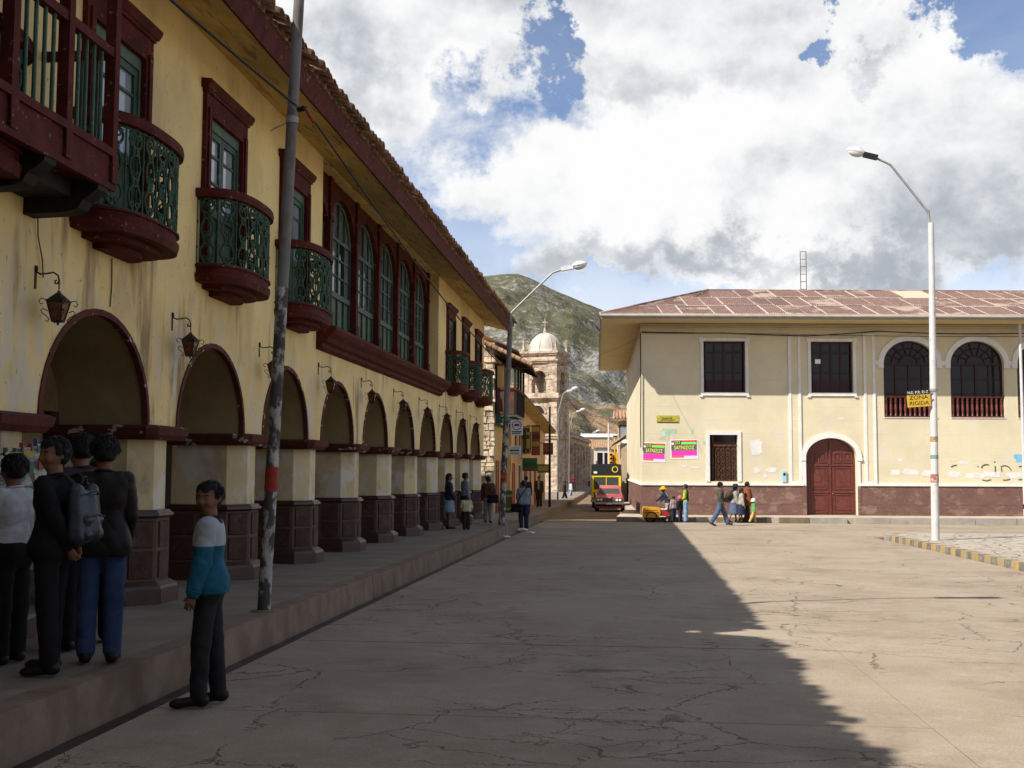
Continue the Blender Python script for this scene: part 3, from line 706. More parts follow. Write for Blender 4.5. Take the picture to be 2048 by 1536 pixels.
# scored courses of the stucco are left to the relief of the wall; pilasters
for u0, u1 in ((6.41, 6.95), (9.69, 10.20)):
    p_ = MB().box(u0, u0+.115, -.055, -.002, 1.08, 7.5).box(u1-.115, u1, -.055, -.002, 1.08, 7.5).box(u0, u1, -.057, -.002, 7.501, 7.62).box(u0, u1, -.057, -.002, 1.078, 1.17)
    q = p_.build('pilaster', m_white, Rb); MB().box(u0+.115, u1-.115, -.03, -.002, 1.17, 7.5).build('pilaster_panel', m_wallR, q)
# rectangular windows
m_pan = m_glassd
def rect_window(u0, u1, z0, z1, bars, ears=True):
    s = MB(); w_, y_ = .135, -.045
    s.box(u0-w_, u0, y_, -.002, z0, z1).box(u1, u1+w_, y_, -.002, z0, z1).box(u0-w_, u1+w_, y_, -.002, z1, z1+w_).box(u0-w_, u1+w_, y_-.01, -.002, z0-.14, z0)
    if ears:
        for a in (u0-w_-.05, u1+.04): s.box(a, a+.145, y_-.012, -.002, z1-.05, z1+w_+.03); s.box(a, a+.145, y_-.012, -.002, z0-.20, z0-.141)
    w = s.build('window', m_white, Rb)
    f = MB(); y0, y1 = .16, .22
    f.box(u0, u0+.07, y0, y1, z0, z1).box(u1-.07, u1, y0, y1, z0, z1).box(u0+.07, u1-.07, y0, y1, z0, z0+.09).box(u0+.07, u1-.07, y0, y1, z1-.08, z1)
    tz = z1-.52; f.box(u0+.07, u1-.07, y0-.02, y1, tz, tz+.08)
    n = bars; du = (u1-u0-.14)/n
    for k in range(1, n):
        a = u0+.07+du*k; f.box(a-.045, a+.045, y0-.01, y1, z0+.09, tz); f.box(a-.03, a+.03, y0, y1, tz+.08, z1-.08)
    for k in range(n):
        a = u0+.07+du*k; f.box(a+.045, a+du-.045, y0+.005, y1, z0+.09, z0+.55)
    f.build('window_frame', m_maroond, w)
    for k in range(n):
        a = u0+.07+du*k
        for za, zb_ in ((z0+.55, (z0+tz)/2), ((z0+tz)/2+.02, tz), (tz+.08, z1-.08)):
            MB().box(a+.04, a+du-.04, y1-.03, y1-.02, za, zb_).build('window_pane', m_pan, w)
    return w
rect_window(2.714, 4.538, 5.02, 7.27, 4); w2 = rect_window(7.41, 9.245, 5.02, 7.27, 4)
MB().box(7.62, 7.86, .10, .104, 6.30, 6.50).build('paper_notice', P('white_paper', (.75, .76, .74)), w2)
# barred window
u0, u1, z0, z1 = 2.95, 4.17, 1.15, 3.17
s = MB(); s.box(u0-.15, u0, -.045, -.002, z0, z1).box(u1, u1+.15, -.045, -.002, z0, z1).box(u0-.15, u1+.15, -.045, -.002, z1, z1+.16); w3 = s.build('window', m_white, Rb)
MB().box(u0, u1, .28, .29, z0, z1).build('window_pane', m_glassd, w3)
m_rust = M('rusty_iron', (.10, .04, .02), .7, .4, 8, .2, 40)
g = MB()
for k in range(8):
    a = u0+.28+k*.12; g.tube([(a, .12, z0+.05), (a, .12, z0+1.55)], .010, 4)
for z in (z0+.06, z0+.32, z0+.62, z0+.92, z0+1.22, z0+1.5): g.tube([(u0+.25, .12, z), (u1-.02, .12, z)], .012, 4)
for i in range(4):
    for j in range(5):
        cx, cz = u0+.40+i*.22, z0+.19+.29*j
        g.tube([(cx+.085*math.cos(q), .115, cz+.11*math.sin(q)) for q in [2*PI*k/9 for k in range(9)]], .010, 4, closed=True)
        g.tube([(cx-.06, .115, cz-.08), (cx+.02, .11, cz), (cx-.03, .115, cz+.06), (cx+.05, .115, cz+.09)], .010, 4)
g.box(u0+.2, u1-.001, .09, .14, z0, z0+.05).box(u0+.2, u1-.001, .09, .14, z0+1.52, z0+1.60).build('window_grille', m_rust, w3)
MB().box(u0+.15, u0+.22, .2, .27, z0, z1).box(u0+.22, u1, .2, .27, z0+1.62, z0+1.7).build('window_frame', m_rust, w3)
# arched windows with fanlight and balustrade
def arc_ring(mb_, u0, u1, zs, rise, wo, y0, y1, n=24, base=None):
    c, a = (u0+u1)/2, (u1-u0)/2; v = []; f = []
    A0 = [(c-a*math.cos(PI*i/n), zs+rise*math.sin(PI*i/n)) for i in range(n+1)]; A1 = [(c-(a+wo)*math.cos(PI*i/n), zs+(rise+wo)*math.sin(PI*i/n)) for i in range(n+1)]
    if base is not None: A0 = [(u0, base)]+A0+[(u1, base)]; A1 = [(u0-wo, base)]+A1+[(u1+wo, base)]
    for (p, q), (r, s_) in zip(A0, A1): v += [(p, y0, q), (p, y1, q), (r, y1, s_), (r, y0, s_)]
    for i in range(len(A0)-1):
        for k in range(4): f.append((4*i+k, 4*i+(k+1) % 4, 4*i+4+(k+1) % 4, 4*i+4+k))
    mb_.add(v, f); return mb_
balu = MB().lathe([(.055, 0), (.055, .06), (.03, .09), (.05, .2), (.065, .33), (.045, .5), (.03, .58), (.05, .62), (.03, .68), (.06, .72), (.06, .80)], 8).mesh('baluster', m_maroon)
for (a, b_) in AW:
    s = arc_ring(MB(), a, b_, 6.31, 1.01, .235, -.055, -.002, base=6.12)
    w = s.build('window', m_white, Rb)
    MB().box(a-.36, a-.2355, -.04, -.002, 6.25, 6.44).build('impost', m_white, w); MB().box(a-.02, b_+.02, -.03, -.002, 3.93, 3.959).build('sill', m_white, w)
    c, hw = (a+b_)/2, (b_-a)/2
    f = arc_ring(MB(), a+.07, b_-.07, 6.31, .94, .07, .18, .25)
    f.box(a, a+.08, .18, .25, 3.96, 6.31).box(b_-.08, b_, .18, .25, 3.96, 6.31).box(a+.08, b_-.08, .16, .25, 6.26, 6.36)
    for k in range(1, 7):
        q = PI*k/7; f.tube([(c-.40*math.cos(q), .2, 6.34+.40*math.sin(q)), (c-(hw-.05)*math.cos(q), .2, 6.31+.97*math.sin(q))], .028, 4)
    for rr in (.40, .74): f.tube([(c-rr*hw/1.16*math.cos(PI*k/16), .2, 6.34+rr*.9*math.sin(PI*k/16)) for k in range(17)], .028, 4)
    for k in range(1, 4): f.box(a+(b_-a)*k/4-.035, a+(b_-a)*k/4+.035, .18, .24, 4.0, 6.26)
    for z in (5.0, 5.65): f.box(a+.08, b_-.08, .19, .235, z-.025, z+.025)
    f.build('window_frame', m_maroond, w)
    for k in range(4):
        p0, p1 = a+(b_-a)*k/4+.03, a+(b_-a)*(k+1)/4-.03
        for z0, z1 in ((4.0, 4.98), (5.02, 5.63), (5.67, 6.27)): MB().box(p0, p1, .225, .23, z0, z1).build('window_pane', m_glassd, w)
    MB().prism([(c-(hw-.03)*math.cos(PI*k/16), 6.33+.97*math.sin(PI*k/16)) for k in range(17)], .225, .23, 'y').build('fanlight_pane', m_glassd, w)
    MB().box(a+.001, b_-.001, .03, .15, 4.83, 4.90).box(a+.001, b_-.001, .03, .15, 3.96, 4.02).build('balustrade_rail', m_maroon, w)
    nb = 11
    for k in range(nb): link('baluster', balu, w, (a+.11+(b_-a-.22)*k/(nb-1), .09, 4.02))
# doorway
s = arc_ring(MB(), 7.12, 9.34, 2.19, .86, .215, -.06, -.002)
s.box(6.955, 7.12, -.05, -.002, -.32, 2.06).box(9.34, 9.48, -.05, -.002, -.32, 2.06).box(6.89, 7.12, -.075, -.002, 2.061, 2.19).box(9.34, 9.57, -.075, -.002, 2.061, 2.19)
door = s.build('doorway', m_white, Rb)
MB().box(6.955, 7.118, -.085, -.051, -.32, .97).box(9.342, 9.48, -.085, -.051, -.32, .97).build('door_plinth', m_plinth, door)
MB().prism([(7.16+1.07*(1-math.cos(PI*k/16)), 2.19+.83*math.sin(PI*k/16)) for k in range(17)], .26, .32, 'y').build('door_tympanum', m_maroon, door)
for s_ in (0, 1):
    a, b_ = (7.14, 8.215) if s_ == 0 else (8.245, 9.32)
    l = MB().box(a, b_, .25, .31, -.28, 2.19)
    def pan(p0, p1, z0, z1):
        l.box(p0, p1, .225, .2495, z0, z0+.05).box(p0, p1, .225, .2495, z1-.05, z1).box(p0, p0+.05, .225, .2495, z0+.05, z1-.05).box(p1-.05, p1, .225, .2495, z0+.05, z1-.05)
        l.box(p0+.12, p1-.12, .232, .2495, z0+.12, z1-.12)
    pan(a+.13, b_-.10, -.2, .62); pan(a+.13, b_-.10, .82, 1.78)
    l.box(a+.05, b_-.05, .22, .2495, .66, .76).box(a+.05, b_-.05, .22, .2495, 1.84, 1.93)
    mid = (a+b_)/2; pan(a+.15, mid-.04, 1.98, 2.44); pan(mid+.04, b_-.12, 1.98, 2.44)
    l.box(mid-.16, mid+.16, .215, .2494, 1.15, 1.45)
    dl = l.build('door_leaf', m_maroon, door)
MB().box(8.2, 8.26, .2, .249, -.28, 2.9).build('door_mullion', m_maroon, door)
MB().ball((8.34, .2, .62), .035, 8).build('door_knob', P('brass', (.35, .22, .06), .3, metallic=.9), door)
MB().box(7.0, 9.46, -.02, .35, -.34, -.285).build('door_step', m_conc, door)
# eaves
OE, OS = 1.62, 1.72
m_soffR = M('soffit_cream', (.62, .50, .28), .9, .06, 1, .1, 12)
def eave_poly(off_f, off_s, z): # corner, far-right, and back-left points
    kx = sidept(0, off_s)
    # front line y=-off_f ; side line through sidept(0,off_s) along SD
    t_ = (-off_f-kx[1])/SD.y; cnr = (kx[0]+SD.x*t_, -off_f); t2 = D_; bk = (kx[0]+SD.x*t2, kx[1]+SD.y*t2)
    return cnr, bk
c0, b0 = eave_poly(OE, OS, 0)
MB().add([(c0[0], c0[1], ZW-.01), (UE, -OE, ZW-.01), (UE, .1, ZW-.01), (.1, .1, ZW-.01), (b0[0], b0[1], ZW-.01), (sidept(D_, -.1)[0], sidept(D_, -.1)[1], ZW-.01)], [(3, 2, 1, 0), (0, 4, 5, 3)]).build('soffit', m_soffR, Rb)
for k in range(4):
    z = ZW-.06-.075*k; MB().box(-.02, UE, -.10+.022*k, -.002, z-.03, z).build('cornice_fillet', m_wallR, Rb)
m_fas = M('fascia_grey', (.36, .32, .27), .8, .1, 3, .1, 20)
fa = MB().box(c0[0], UE, -OE-.05, -OE, ZW-.04, ZW+.14)
v0, v1 = Vector(c0), Vector(b0); nn = Vector((-SD.y, SD.x))
fa.hexa([(*(v0+nn*.05), ZW-.04), (*v0, ZW-.04), (*v1, ZW-.04), (*(v1+nn*.05), ZW-.04), (*(v0+nn*.05), ZW+.14), (*v0, ZW+.14), (*v1, ZW+.14), (*(v1+nn*.05), ZW+.14)])
fa.build('fascia', m_fas, Rb)
# corrugated sheets
def sheet_mat():
    m = bpy.data.materials.new('rusty_corrugated_sheet'); m.use_nodes = True; t = NT(m.node_tree); b = t.n['Principled BSDF']
    tc = t.new('ShaderNodeTexCoord'); gx, gy, g_ = t.sep(tc.outputs['Generated']); P_ = t.new('ShaderNodeNewGeometry').outputs['Position']
    r = t.new('ShaderNodeObjectInfo').outputs['Random']
    n = t.noise(P_, 5, 6, .7); n2 = t.noise(P_, .7, 4, .6)
    c = t.mix(t.sm(n, .3, .7), (.15, .085, .068), (.25, .155, .125))
    c = t.mix(t.math('MULTIPLY', r, .55), c, (.085, .045, .04))
    ed = t.math('MINIMUM', t.math('MULTIPLY', gy, 1.0), t.math('MINIMUM', t.math('MULTIPLY', gx, .75), t.math('MULTIPLY', t.math('SUBTRACT', 1., gx), 1.6)))
    e = t.math('ADD', t.sm(ed, .0, .10, 1, 0), t.math('MULTIPLY_ADD', n, 1.2, -.62))
    c = t.mix(t.sm(e, .25, .85, 0, .8), c, (.50, .44, .36))
    c = t.mix(t.sm(t.math('ADD', n2, t.math('MULTIPLY', r, .25)), .68, .8, 0, .7), c, (.42, .33, .25))
    c = t.mix(t.math('GREATER_THAN', r, .975), c, (.42, .38, .27))
    t.l.new(c, b.inputs['Base Color']); b.inputs['Roughness'].default_value = .75; b.inputs['Specular IOR Level'].default_value = .25
    return m
m_sheet = sheet_mat()
RN0, RZ0, RN1, RZ1 = -OE-.12, ZW+.15, 4.6, 10.22
HU0, HU1 = c0[0]-.10, 3.75
def hipu(n_): return HU0+(n_-RN0)/(RN1-RN0)*(HU1-HU0)
roof = MB().add([(HU0, RN0+.01, RZ0-.05), (UE, RN0+.01, RZ0-.05), (UE, RN1, RZ1-.06), (HU1, RN1, RZ1-.06), (b0[0]-.1, b0[1], RZ0-.05), (HU1+1., 13, RZ1-.06), (UE, 13, RZ0)], [(0, 1, 2, 3), (0, 3, 5, 4), (3, 2, 6, 5)]).build('roof', m_sheet, Rb)
rr = random.Random(11)
rows = 3
for r_ in range(rows):
    u = HU0-.2+rr.uniform(-.5, 0)
    while u < 19.5:
        wd = rr.choice((.82, .86, 1.45, 1.5, .84)); ua, ub = u, u+wd
        jit0, jit1 = rr.uniform(-.22, .22) if r_ else 0, rr.uniform(.05, .2)
        n0 = RN0+(RN1-RN0)*r_/rows+jit0; n1 = min(RN1, RN0+(RN1-RN0)*(r_+1)/rows+jit1)
        if ub > hipu(n0):
            k = int(wd/.026); vs = []; lift = .012+.010*(rows-r_)*0+rr.uniform(0, .012)+.012*r_
            for nn_ in (n0, n1):
                z = RZ0+(nn_-RN0)/(RN1-RN0)*(RZ1-RZ0)
                for i in range(k+1):
                    uu = ua+wd*i/k; vs.append((max(uu, hipu(nn_)), nn_, z+lift+.011*math.sin(2*PI*uu/.104)))
            MB().add(vs, [(i, i+1, i+k+2, i+k+1) for i in range(k)], 0, True).build('roof_sheet', m_sheet, roof)
        u = ub-.03
MB().tube([(HU0, RN0, RZ0+.03), (HU1, RN1, RZ1+.05)], .06, 6).tube([(HU1, RN1, RZ1+.04), (UE, RN1, RZ1+.04)], .05, 6).build('ridge_cap', m_sheet, roof)
MB().tube([(HU0, RN0-.06, RZ0-.07), (UE, RN0-.06, RZ0-.07)], .07, 8).build('gutter', m_fas, Rb)
# flat marks on the wall
m_dk2 = P('dark_slate_paint', (.06, .07, .085)); m_whp = M('whitewash_patch', (.66, .64, .62), .9, .1, 3, 0, coord='pos')
gf = MB()
def stroke(pts, r=.022): gf.tube([(a, -.004, b_) for a, b_ in pts], r, 5)
C0 = 14.72
stroke([(C0+.02+.22-.22*math.cos(q), 1.76+.17*math.sin(q)) for q in [.1+i*.25 for i in range(9)]]); stroke([(C0+.62, 1.62), (C0+.62, 1.86)]); gf.ball((C0+.61, -.004, 2.04), (.035, .01, .035), 8)
stroke([(C0+.9, 1.64), (C0+.88, 1.86), (C0+1.05, 1.89), (C0+1.22, 1.82), (C0+1.32, 1.68)]); stroke([(C0+.05, 1.26), (C0+.22, 1.22), (C0+.42, 1.28)]); stroke([(C0+.95, 1.26), (C0+1.1, 1.26), (C0+1.25, 1.30)])
stroke([(C0+1.65, 1.84), (C0+1.85, 1.88), (C0+2.1, 1.88)]); stroke([(C0+1.62, 1.28), (C0+1.95, 1.28)]); gf.ball((C0-.12, -.004, 1.84), (.03, .01, .03), 8); stroke([(C0-1.3, 1.82), (C0-1.18, 1.88), (C0-1.05, 1.9)])
gf.build('graffiti', m_dk2, Rb)
rp = random.Random(5)
def patch(u, z, w_, h_, mat=None, name='wall_patch'):
    n = 14; pts = []
    for i in range(n):
        q = 2*PI*i/n; e = .8+rp.uniform(-.18, .2); c_, s_ = math.cos(q), math.sin(q)
        pts.append((u+w_*.5*math.copysign(abs(c_)**.5, c_)*e, z+h_*.5*math.copysign(abs(s_)**.5, s_)*e))
    MB().prism(pts, -.004-rp.uniform(0, .002), -.001, 'y').build(name, mat or m_whp, Rb)
for a in ((11.0, 1.55, .5, .3), (11.7, 1.58, .9, .32), (12.5, 1.55, .8, .3), (13.6, 1.5, .7, .34), (14.4, 1.45, 1., .28), (15.2, 1.5, .9, .3), (16.2, 1.48, .9, .32), (14.0, 2.0, .6, .2), (5.0, 1.62, .32, .26), (5.6, 1.66, .5, .26), (5.35, 1.38, .2, .2), (1.85, 1.8, .3, .12), (2.3, 1.75, .5, .1), (11.2, 2.1, .25, .2), (8.7, 3.9, .3, .12), (5.0, 2.64, .62, .86)): patch(*a)
m_lgreen = M('faded_green_paper', (.42, .55, .42), .9, .2, 4, 0)
patch(1.12, 3.27, .84, .36, m_lgreen, 'torn_paper'); patch(1.1, 3.0, .8, .2, M('faded_grey_paper', (.55, .52, .40), .9, .2, 4, 0), 'torn_paper'); patch(2.2, 3.35, .16, .35, m_lgreen, 'torn_paper'); patch(2.72, 2.85, .14, .36, m_lgreen, 'torn_paper')
patch(16.55, 2.2, .9, .42, P('blue_paper', (.16, .45, .68)), 'torn_paper'); patch(16.75, 2.3, .5, .2, P('violet_paper', (.28, .22, .52)), 'torn_paper')
# things fixed to the wall
def facade(u, n_, z):
    v = Matrix.Rotation(YAW, 3, 'Z') @ Vector((u, n_, 0)); return (CR[0]+v.x, CR[1]+v.y, z)
FRONT = Matrix(((1, 0, 0, 0), (0, 0, -1, 0), (0, 1, 0, 0), (0, 0, 0, 1)))   # text plane XY -> wall plane XZ facing -y
def at(x, z, y=-.006): return Matrix.Translation((x, y, z)) @ FRONT
pc = {n_: P('poster_'+n_, c, .6, var=.05) for n_, c in dict(white=(.85, .82, .86), red=(.75, .05, .05), dark=(.20, .03, .03), green=(.18, .85, .12), yellow=(.88, .88, .05), slate=(.10, .12, .13), pink=(.90, .05, .42), orange=(.85, .12, .08), lilac=(.62, .64, .85)).items()}
def poster(u, z, w_, h_, tilt, label):
    T = thing('event_poster', label, 'poster', facade(u, -.008, z), YAW, group='fluorescent posters on the corner wall')
    T.rotation_euler = Euler((0, tilt, YAW))
    MB().box(-w_/2, w_/2, -.004, 0, -h_/2, h_/2).build('poster_sheet', pc['white'], T)
    def bar(x0, x1, z0, z1, c, k=0): MB().box(-w_/2+w_*x0, -w_/2+w_*x1, -.006-k*.001, -.0041-k*.001, -h_/2+h_*z0, -h_/2+h_*z1).build('poster_print', pc[c], T)
    bar(.03, .97, .72, .96, 'dark'); bar(.04, .14, .86, .95, 'red', 2); bar(.42, .92, .87, .96, 'red', 2); bar(.40, .95, .75, .86, 'green', 2); bar(.04, .13, .74, .84, 'white', 2)
    bar(.03, .97, .43, .715, 'slate'); bar(.03, .97, .16, .425, 'pink'); bar(.03, .5, .06, .155, 'orange'); bar(.55, .97, .05, .155, 'lilac')
    lettering('20', h_*.24, pc['green'], T, at(-w_*.25, h_*.34, -.0085), 1.3); lettering('SATNIZOZ', h_*.27, pc['yellow'], T, at(0, h_*.07, -.0085), w_/h_*.56)
poster(.53, 2.40, 1.0, .84, .03, 'bright pink, yellow and green poster nearest the street corner, lower of two')
poster(1.84, 2.54, 1.19, .84, -.02, 'bright pink, yellow and green poster beside the barred window, higher of two')
T = thing('wall_plaque', 'small mustard yellow plaque high on the corner wall above the posters', 'sign', facade(1.14, -.01, 3.85), YAW)
MB().box(-.48, .48, -.012, 0, -.155, .155).build('plaque_board', M('mustard_plaque', (.42, .36, .05), .7, .35, 14, 0, coord='obj'), T)
MB().box(-.26, .20, -.015, -.0121, .02, .055).box(-.30, .28, -.015, -.0121, -.06, -.025).box(-.46, .46, -.015, -.0121, -.15, -.12).build('plaque_print', m_black, T)
T = thing('meter_box', 'narrow light blue box on the wall left of the arched door', 'box', facade(6.165, -.01, 1.37), YAW)
MB().box(-.085, .085, -.07, 0, -.235, .235).build('box_body', P('light_blue_paint', (.32, .55, .70)), T); MB().box(-.045, .045, -.08, -.0701, .04, .16).build('box_window', m_black, T)
# cables on the facade
def cable(name, pts, r, label, sag=0, n=24, group=None):
    out = []
    for a, b_ in zip(pts[:-1], pts[1:]):
        a, b_ = Vector(a), Vector(b_); L = (b_-a).length
        for i in range(n):
            t = i/n; p = a.lerp(b_, t); p.z -= sag*L*4*t*(1-t)*.1; out.append(p)
    out.append(Vector(pts[-1])); o = MB().tube(out, r, 5).build(name, m_wire)
    return tag(o, label, 'cable', group)
cable('wall_cable', [facade(0, -.12, 7.62), facade(3.6, -.12, 7.62), facade(7.2, -.12, 7.50), facade(10.3, -.12, 7.72), facade(14, -.12, 7.62), facade(18, -.12, 7.70), facade(23, -.12, 7.6)], .022, 'thick black cable sagging along the top of the corner building facade', .05)
cable('wall_cable', [facade(0, -.14, 7.66), facade(6, -.14, 7.58), facade(12, -.14, 7.50), facade(23, -.14, 7.58)], .012, 'thin lower wire along the top of the corner building facade', .02)
cable('drop_cable', [facade(-.05, -.1, 7.62), facade(-.04, -.09, 5.5), facade(-.06, -.1, 3.5), facade(-.05, -.09, 2.6)], .022, 'dark cable running down the street corner of the yellow building')
tw = thing('roof_mast', 'narrow rusty ladder-like mast rising from the corrugated roof ridge', 'mast', facade(8.35, RN1, RZ1), YAW)
mst = MB()
for x in (-.14, .14): mst.tube([(x, 0, -.1), (x, 0, 1.93)], .018, 5)
mst.build('mast_rail', m_rust, tw)
for k in range(6): MB().tube([(-.14, 0, .1+.365*k), (.14, 0, .1+.365*k)], .015, 5).build('mast_rung', m_rust, tw)
# ---------------------------------------------------------------- pavement of the corner building
m_pav = M('pale_pavement', (.42, .355, .275), .9, .12, 1.5, .25, 30, [dict(col=(.25, .2, .15), scale=1.2, lo=.52, hi=.7, amt=.5)])
pv = MB().hexa([(-1.3, -2.32, -.8), (UE, -2.32, -.8), (UE, -.0, -.8), (.0, .0, -.8), (-1.3, -2.32, GP-.002), (UE, -2.32, GP-.002), (UE, 0, GP), (0, 0, GP)])
pp = pv.build('corner_pavement', m_pav); pp.location = CR; pp.rotation_euler.z = YAW; tag(pp, kind='structure')
mb = MB()
for s0, s1, o0, o1 in ((-2.3, 8, 1.15, .45), (8, D_, .45, .45)):
    a, b_, c, d = sidept(s0, o0), sidept(s1, o1), sidept(s1, 0), sidept(max(s0, 0), 0)
    mb.hexa([(*a, -.9), (*d, -.9), (*c, -.9), (*b_, -.9), (*a, GP-.003), (*d, GP-.003), (*c, GP-.003), (*b_, GP-.003)])
o = mb.build('side_pavement', m_pav); o.location = CR; o.rotation_euler.z = YAW; tag(o, kind='structure')
u = -1.3
gaps = ((1.95, 2.75), (4.85, 5.35), (8.15, 8.45))
cuts = [-1.3, .4, 1.95, 2.75, 4.85, 5.35, 6.6, 8.15, 8.45, 9.9, 11.6, 13.4, 15.1, 16.9, 18.8]
for a, b_ in zip(cuts[:-1], cuts[1:]):
    if (a, b_) in gaps: continue
    MB().hexa([(a+.01, -2.52, -.8), (b_-.01, -2.52, -.8), (b_-.01, -2.32, -.8), (a+.01, -2.32, -.8), (a+.01, -2.49, GP+.004), (b_-.01, -2.49, GP+.004), (b_-.01, -2.32, GP+.004), (a+.01, -2.32, GP+.004)]).build('kerb_stone', m_kerb if b_ < 8 else m_conc, pp)
# ---------------------------------------------------------------- plaza island with painted kerb
m_paving = None
def paving_mat():
    m = bpy.data.materials.new('cobbled_paving'); m.use_nodes = True; t = NT(m.node_tree); b = t.n['Principled BSDF']
    P_ = t.new('ShaderNodeNewGeometry').outputs['Position']
    v = t.new('ShaderNodeTexVoronoi', feature='DISTANCE_TO_EDGE'); t.l.new(t.vm('MULTIPLY', P_, (1, .8, 0)), v.inputs['Vector']); v.inputs['Scale'].default_value = 2.1
    e = t.sm(v.outputs[0], 0, .06, 1, 0); n = t.noise(P_, 2, 5, .6)
    c = t.mix(t.sm(n, .3, .7), (.33, .28, .22), (.43, .37, .29)); c = t.mix(t.math('MULTIPLY', e, .7), c, (.14, .11, .08))
    t.l.new(c, b.inputs['Base Color']); b.inputs['Roughness'].default_value = .9
    bn = t.new('ShaderNodeBump'); bn.inputs['Distance'].default_value = .03; t.l.new(t.math('SUBTRACT', t.math('MULTIPLY', n, .3), e), bn.inputs['Height']); t.l.new(bn.outputs[0], b.inputs['Normal'])
    return m
isl = MB().hexa([(7.72, -20, -.3), (40, -20, -.3), (40, 35.2, -.8), (8.2, 35.2, -.8), (7.72, -20, .14), (40, -20, .14), (40, 35.2, gz(35)+.15), (8.2, 35.2, gz(35)+.15)])
isl.v = [(x, y, z) if y > 0 or True else 0 for x, y, z in isl.v]
mb = MB()
for y0, y1 in ((-20, 0), (0, 34.4)):
    mb.hexa([(7.70, y0, -.9), (40, y0, -.9), (40, y1, -.9), (7.70, y1, -.9), (7.70, y0, gz(y0)+.15), (40, y0, gz(y0)+.15), (40, y1, gz(y1)+.15), (7.70, y1, gz(y1)+.15)])
mb.hexa([(7.70, 34.4, -.9), (40, 34.4, -.9), (40, 35.3, -.9), (8.5, 35.3, -.9), (7.70, 34.4, gz(34.4)+.15), (40, 34.4, gz(34.4)+.15), (40, 35.3, gz(35.3)+.15), (8.5, 35.3, gz(35.3)+.15)])
island = tag(mb.build('plaza_island', paving_mat()), kind='structure')
m_ky = M('kerb_yellow_paint', (.42, .27, .07), .85, .2, 5, .2, 30, [dict(col=(.33, .27, .2), scale=6, lo=.42, hi=.56, amt=.85)], rnd=.12); m_kk = M('kerb_black_paint', (.16, .15, .125), .85, .3, 5, .2, 30, [dict(col=(.33, .27, .2), scale=6, lo=.52, hi=.66, amt=.7, seed=3)], rnd=.2)
path = [(7.46, y) for y in [16+.42*i for i in range(44)]]
path = [p for p in path if p[1] < 34.0]+[(7.50, 34.35), (7.62, 34.75), (7.90, 35.1), (8.3, 35.38), (8.8, 35.5)]+[(8.8+.9*i, 35.52) for i in range(1, 14)]
for i, (a, b_) in enumerate(zip(path[:-1], path[1:])):
    va, vb = Vector(a), Vector(b_); dv = (vb-va).normalized(); nv = Vector((dv.y, -dv.x)); q = []
    va = va+dv*.004; vb = vb-dv*.004
    for zt in (0, 1):
        for p, o_ in ((va, 0), (vb, 0), (vb, .245), (va, .245)):
            w_ = p+nv*(o_+(.02 if (zt and o_ == 0) else 0)); q.append((w_.x, w_.y, gz(w_.y)+(.153 if zt else -.3)))
    MB().hexa([q[0], q[3], q[2], q[1], q[4], q[7], q[6], q[5]]).build('kerb_stone', (m_ky, m_kk)[i % 2] if a[1] < 33.6 and b_[1] < 34.5 else m_conc, island)
# ================================================================ STREET BEYOND
m_stone = M('church_stone', (.46, .36, .26), .9, .2, 1.6, .5, 6, [dict(col=(.27, .19, .14), scale=(1.2, 1.2, 2.2), lo=.44, hi=.58, amt=.75), dict(col=(.60, .50, .38), scale=2.3, lo=.50, hi=.62, amt=.7, seed=5), dict(col=(.09, .06, .04), scale=(3, 3, 6), lo=.57, hi=.64, amt=.8, seed=2)], bdist=.08)
m_dome = M('dome_plaster', (.48, .43, .37), .9, .12, 1.5, .3, 8, [dict(col=(.30, .27, .23), scale=(2.5, 2.5, .6), lo=.58, hi=.7, amt=.6)])
m_rubble = M('rubble_wall', (.52, .42, .29), .95, .25, 3, .9, 6, [dict(col=(.20, .13, .085), scale=(5, 5, 4), lo=.52, hi=.60, amt=.7)], bdist=.06, rnd=.15)
m_ochre = M('ochre_plaster', (.58, .40, .16), .9, .12, 1, .15, 10, [dict(col=(.62, .5, .3), scale=1.5, lo=.55, hi=.7, amt=.5)])
m_salmon = M('salmon_plaster', (.56, .36, .20), .9, .12, 1, .15, 10)
m_brickR = M('adobe_brick', (.36, .19, .11), .95, .2, 2, .6, 8, [dict(col=(.48, .30, .19), scale=(2.5, 2.5, 6), lo=.48, hi=.62, amt=.7)], bdist=.04)
m_tan = M('tan_wall', (.44, .34, .22), .95, .2, 1.5, .3, 8, [dict(col=(.3, .21, .13), scale=1.5, lo=.5, hi=.7, amt=.5)])
m_greyw = M('grey_wall', (.24, .25, .26), .9, .15, 1.5, .1, 8)
m_redd = P('red_door_paint', (.22, .035, .02), .6)
m_tile2 = M('roof_tile_far', (.30, .17, .10), .95, .3, 3, .4, 20, [dict(col=(.42, .33, .22), scale=4, lo=.5, hi=.65, amt=.6), dict(col=(.10, .07, .05), scale=5, lo=.6, hi=.72, amt=.6)], rnd=.2)
def wavy(parent, p0, p1, q0, q1, step=.24, amp=.05, name='roof_tile_courses', mat=None, th=.05):
    # tiled slope: eave line p0->p1, ridge line q0->q1
    p0, p1, q0, q1 = map(Vector, (p0, p1, q0, q1)); n = max(2, int((p1-p0).length/step*4)); vs = []; fs = []
    for i in range(n+1):
        t = i/n; w_ = amp*math.sin(2*PI*(p1-p0).length*t/step); up = Vector((0, 0, w_))
        a, b_ = p0.lerp(p1, t), q0.lerp(q1, t)
        vs += [a+up+Vector((0, 0, -th)), a+up, b_+up]
    for i in range(n): fs += [(3*i, 3*i+1, 3*i+4, 3*i+3), (3*i+1, 3*i+2, 3*i+5, 3*i+4)]
    return tag(MB().add(vs, fs, 0, True).build(name, mat or m_tile2, parent), kind='stuff')
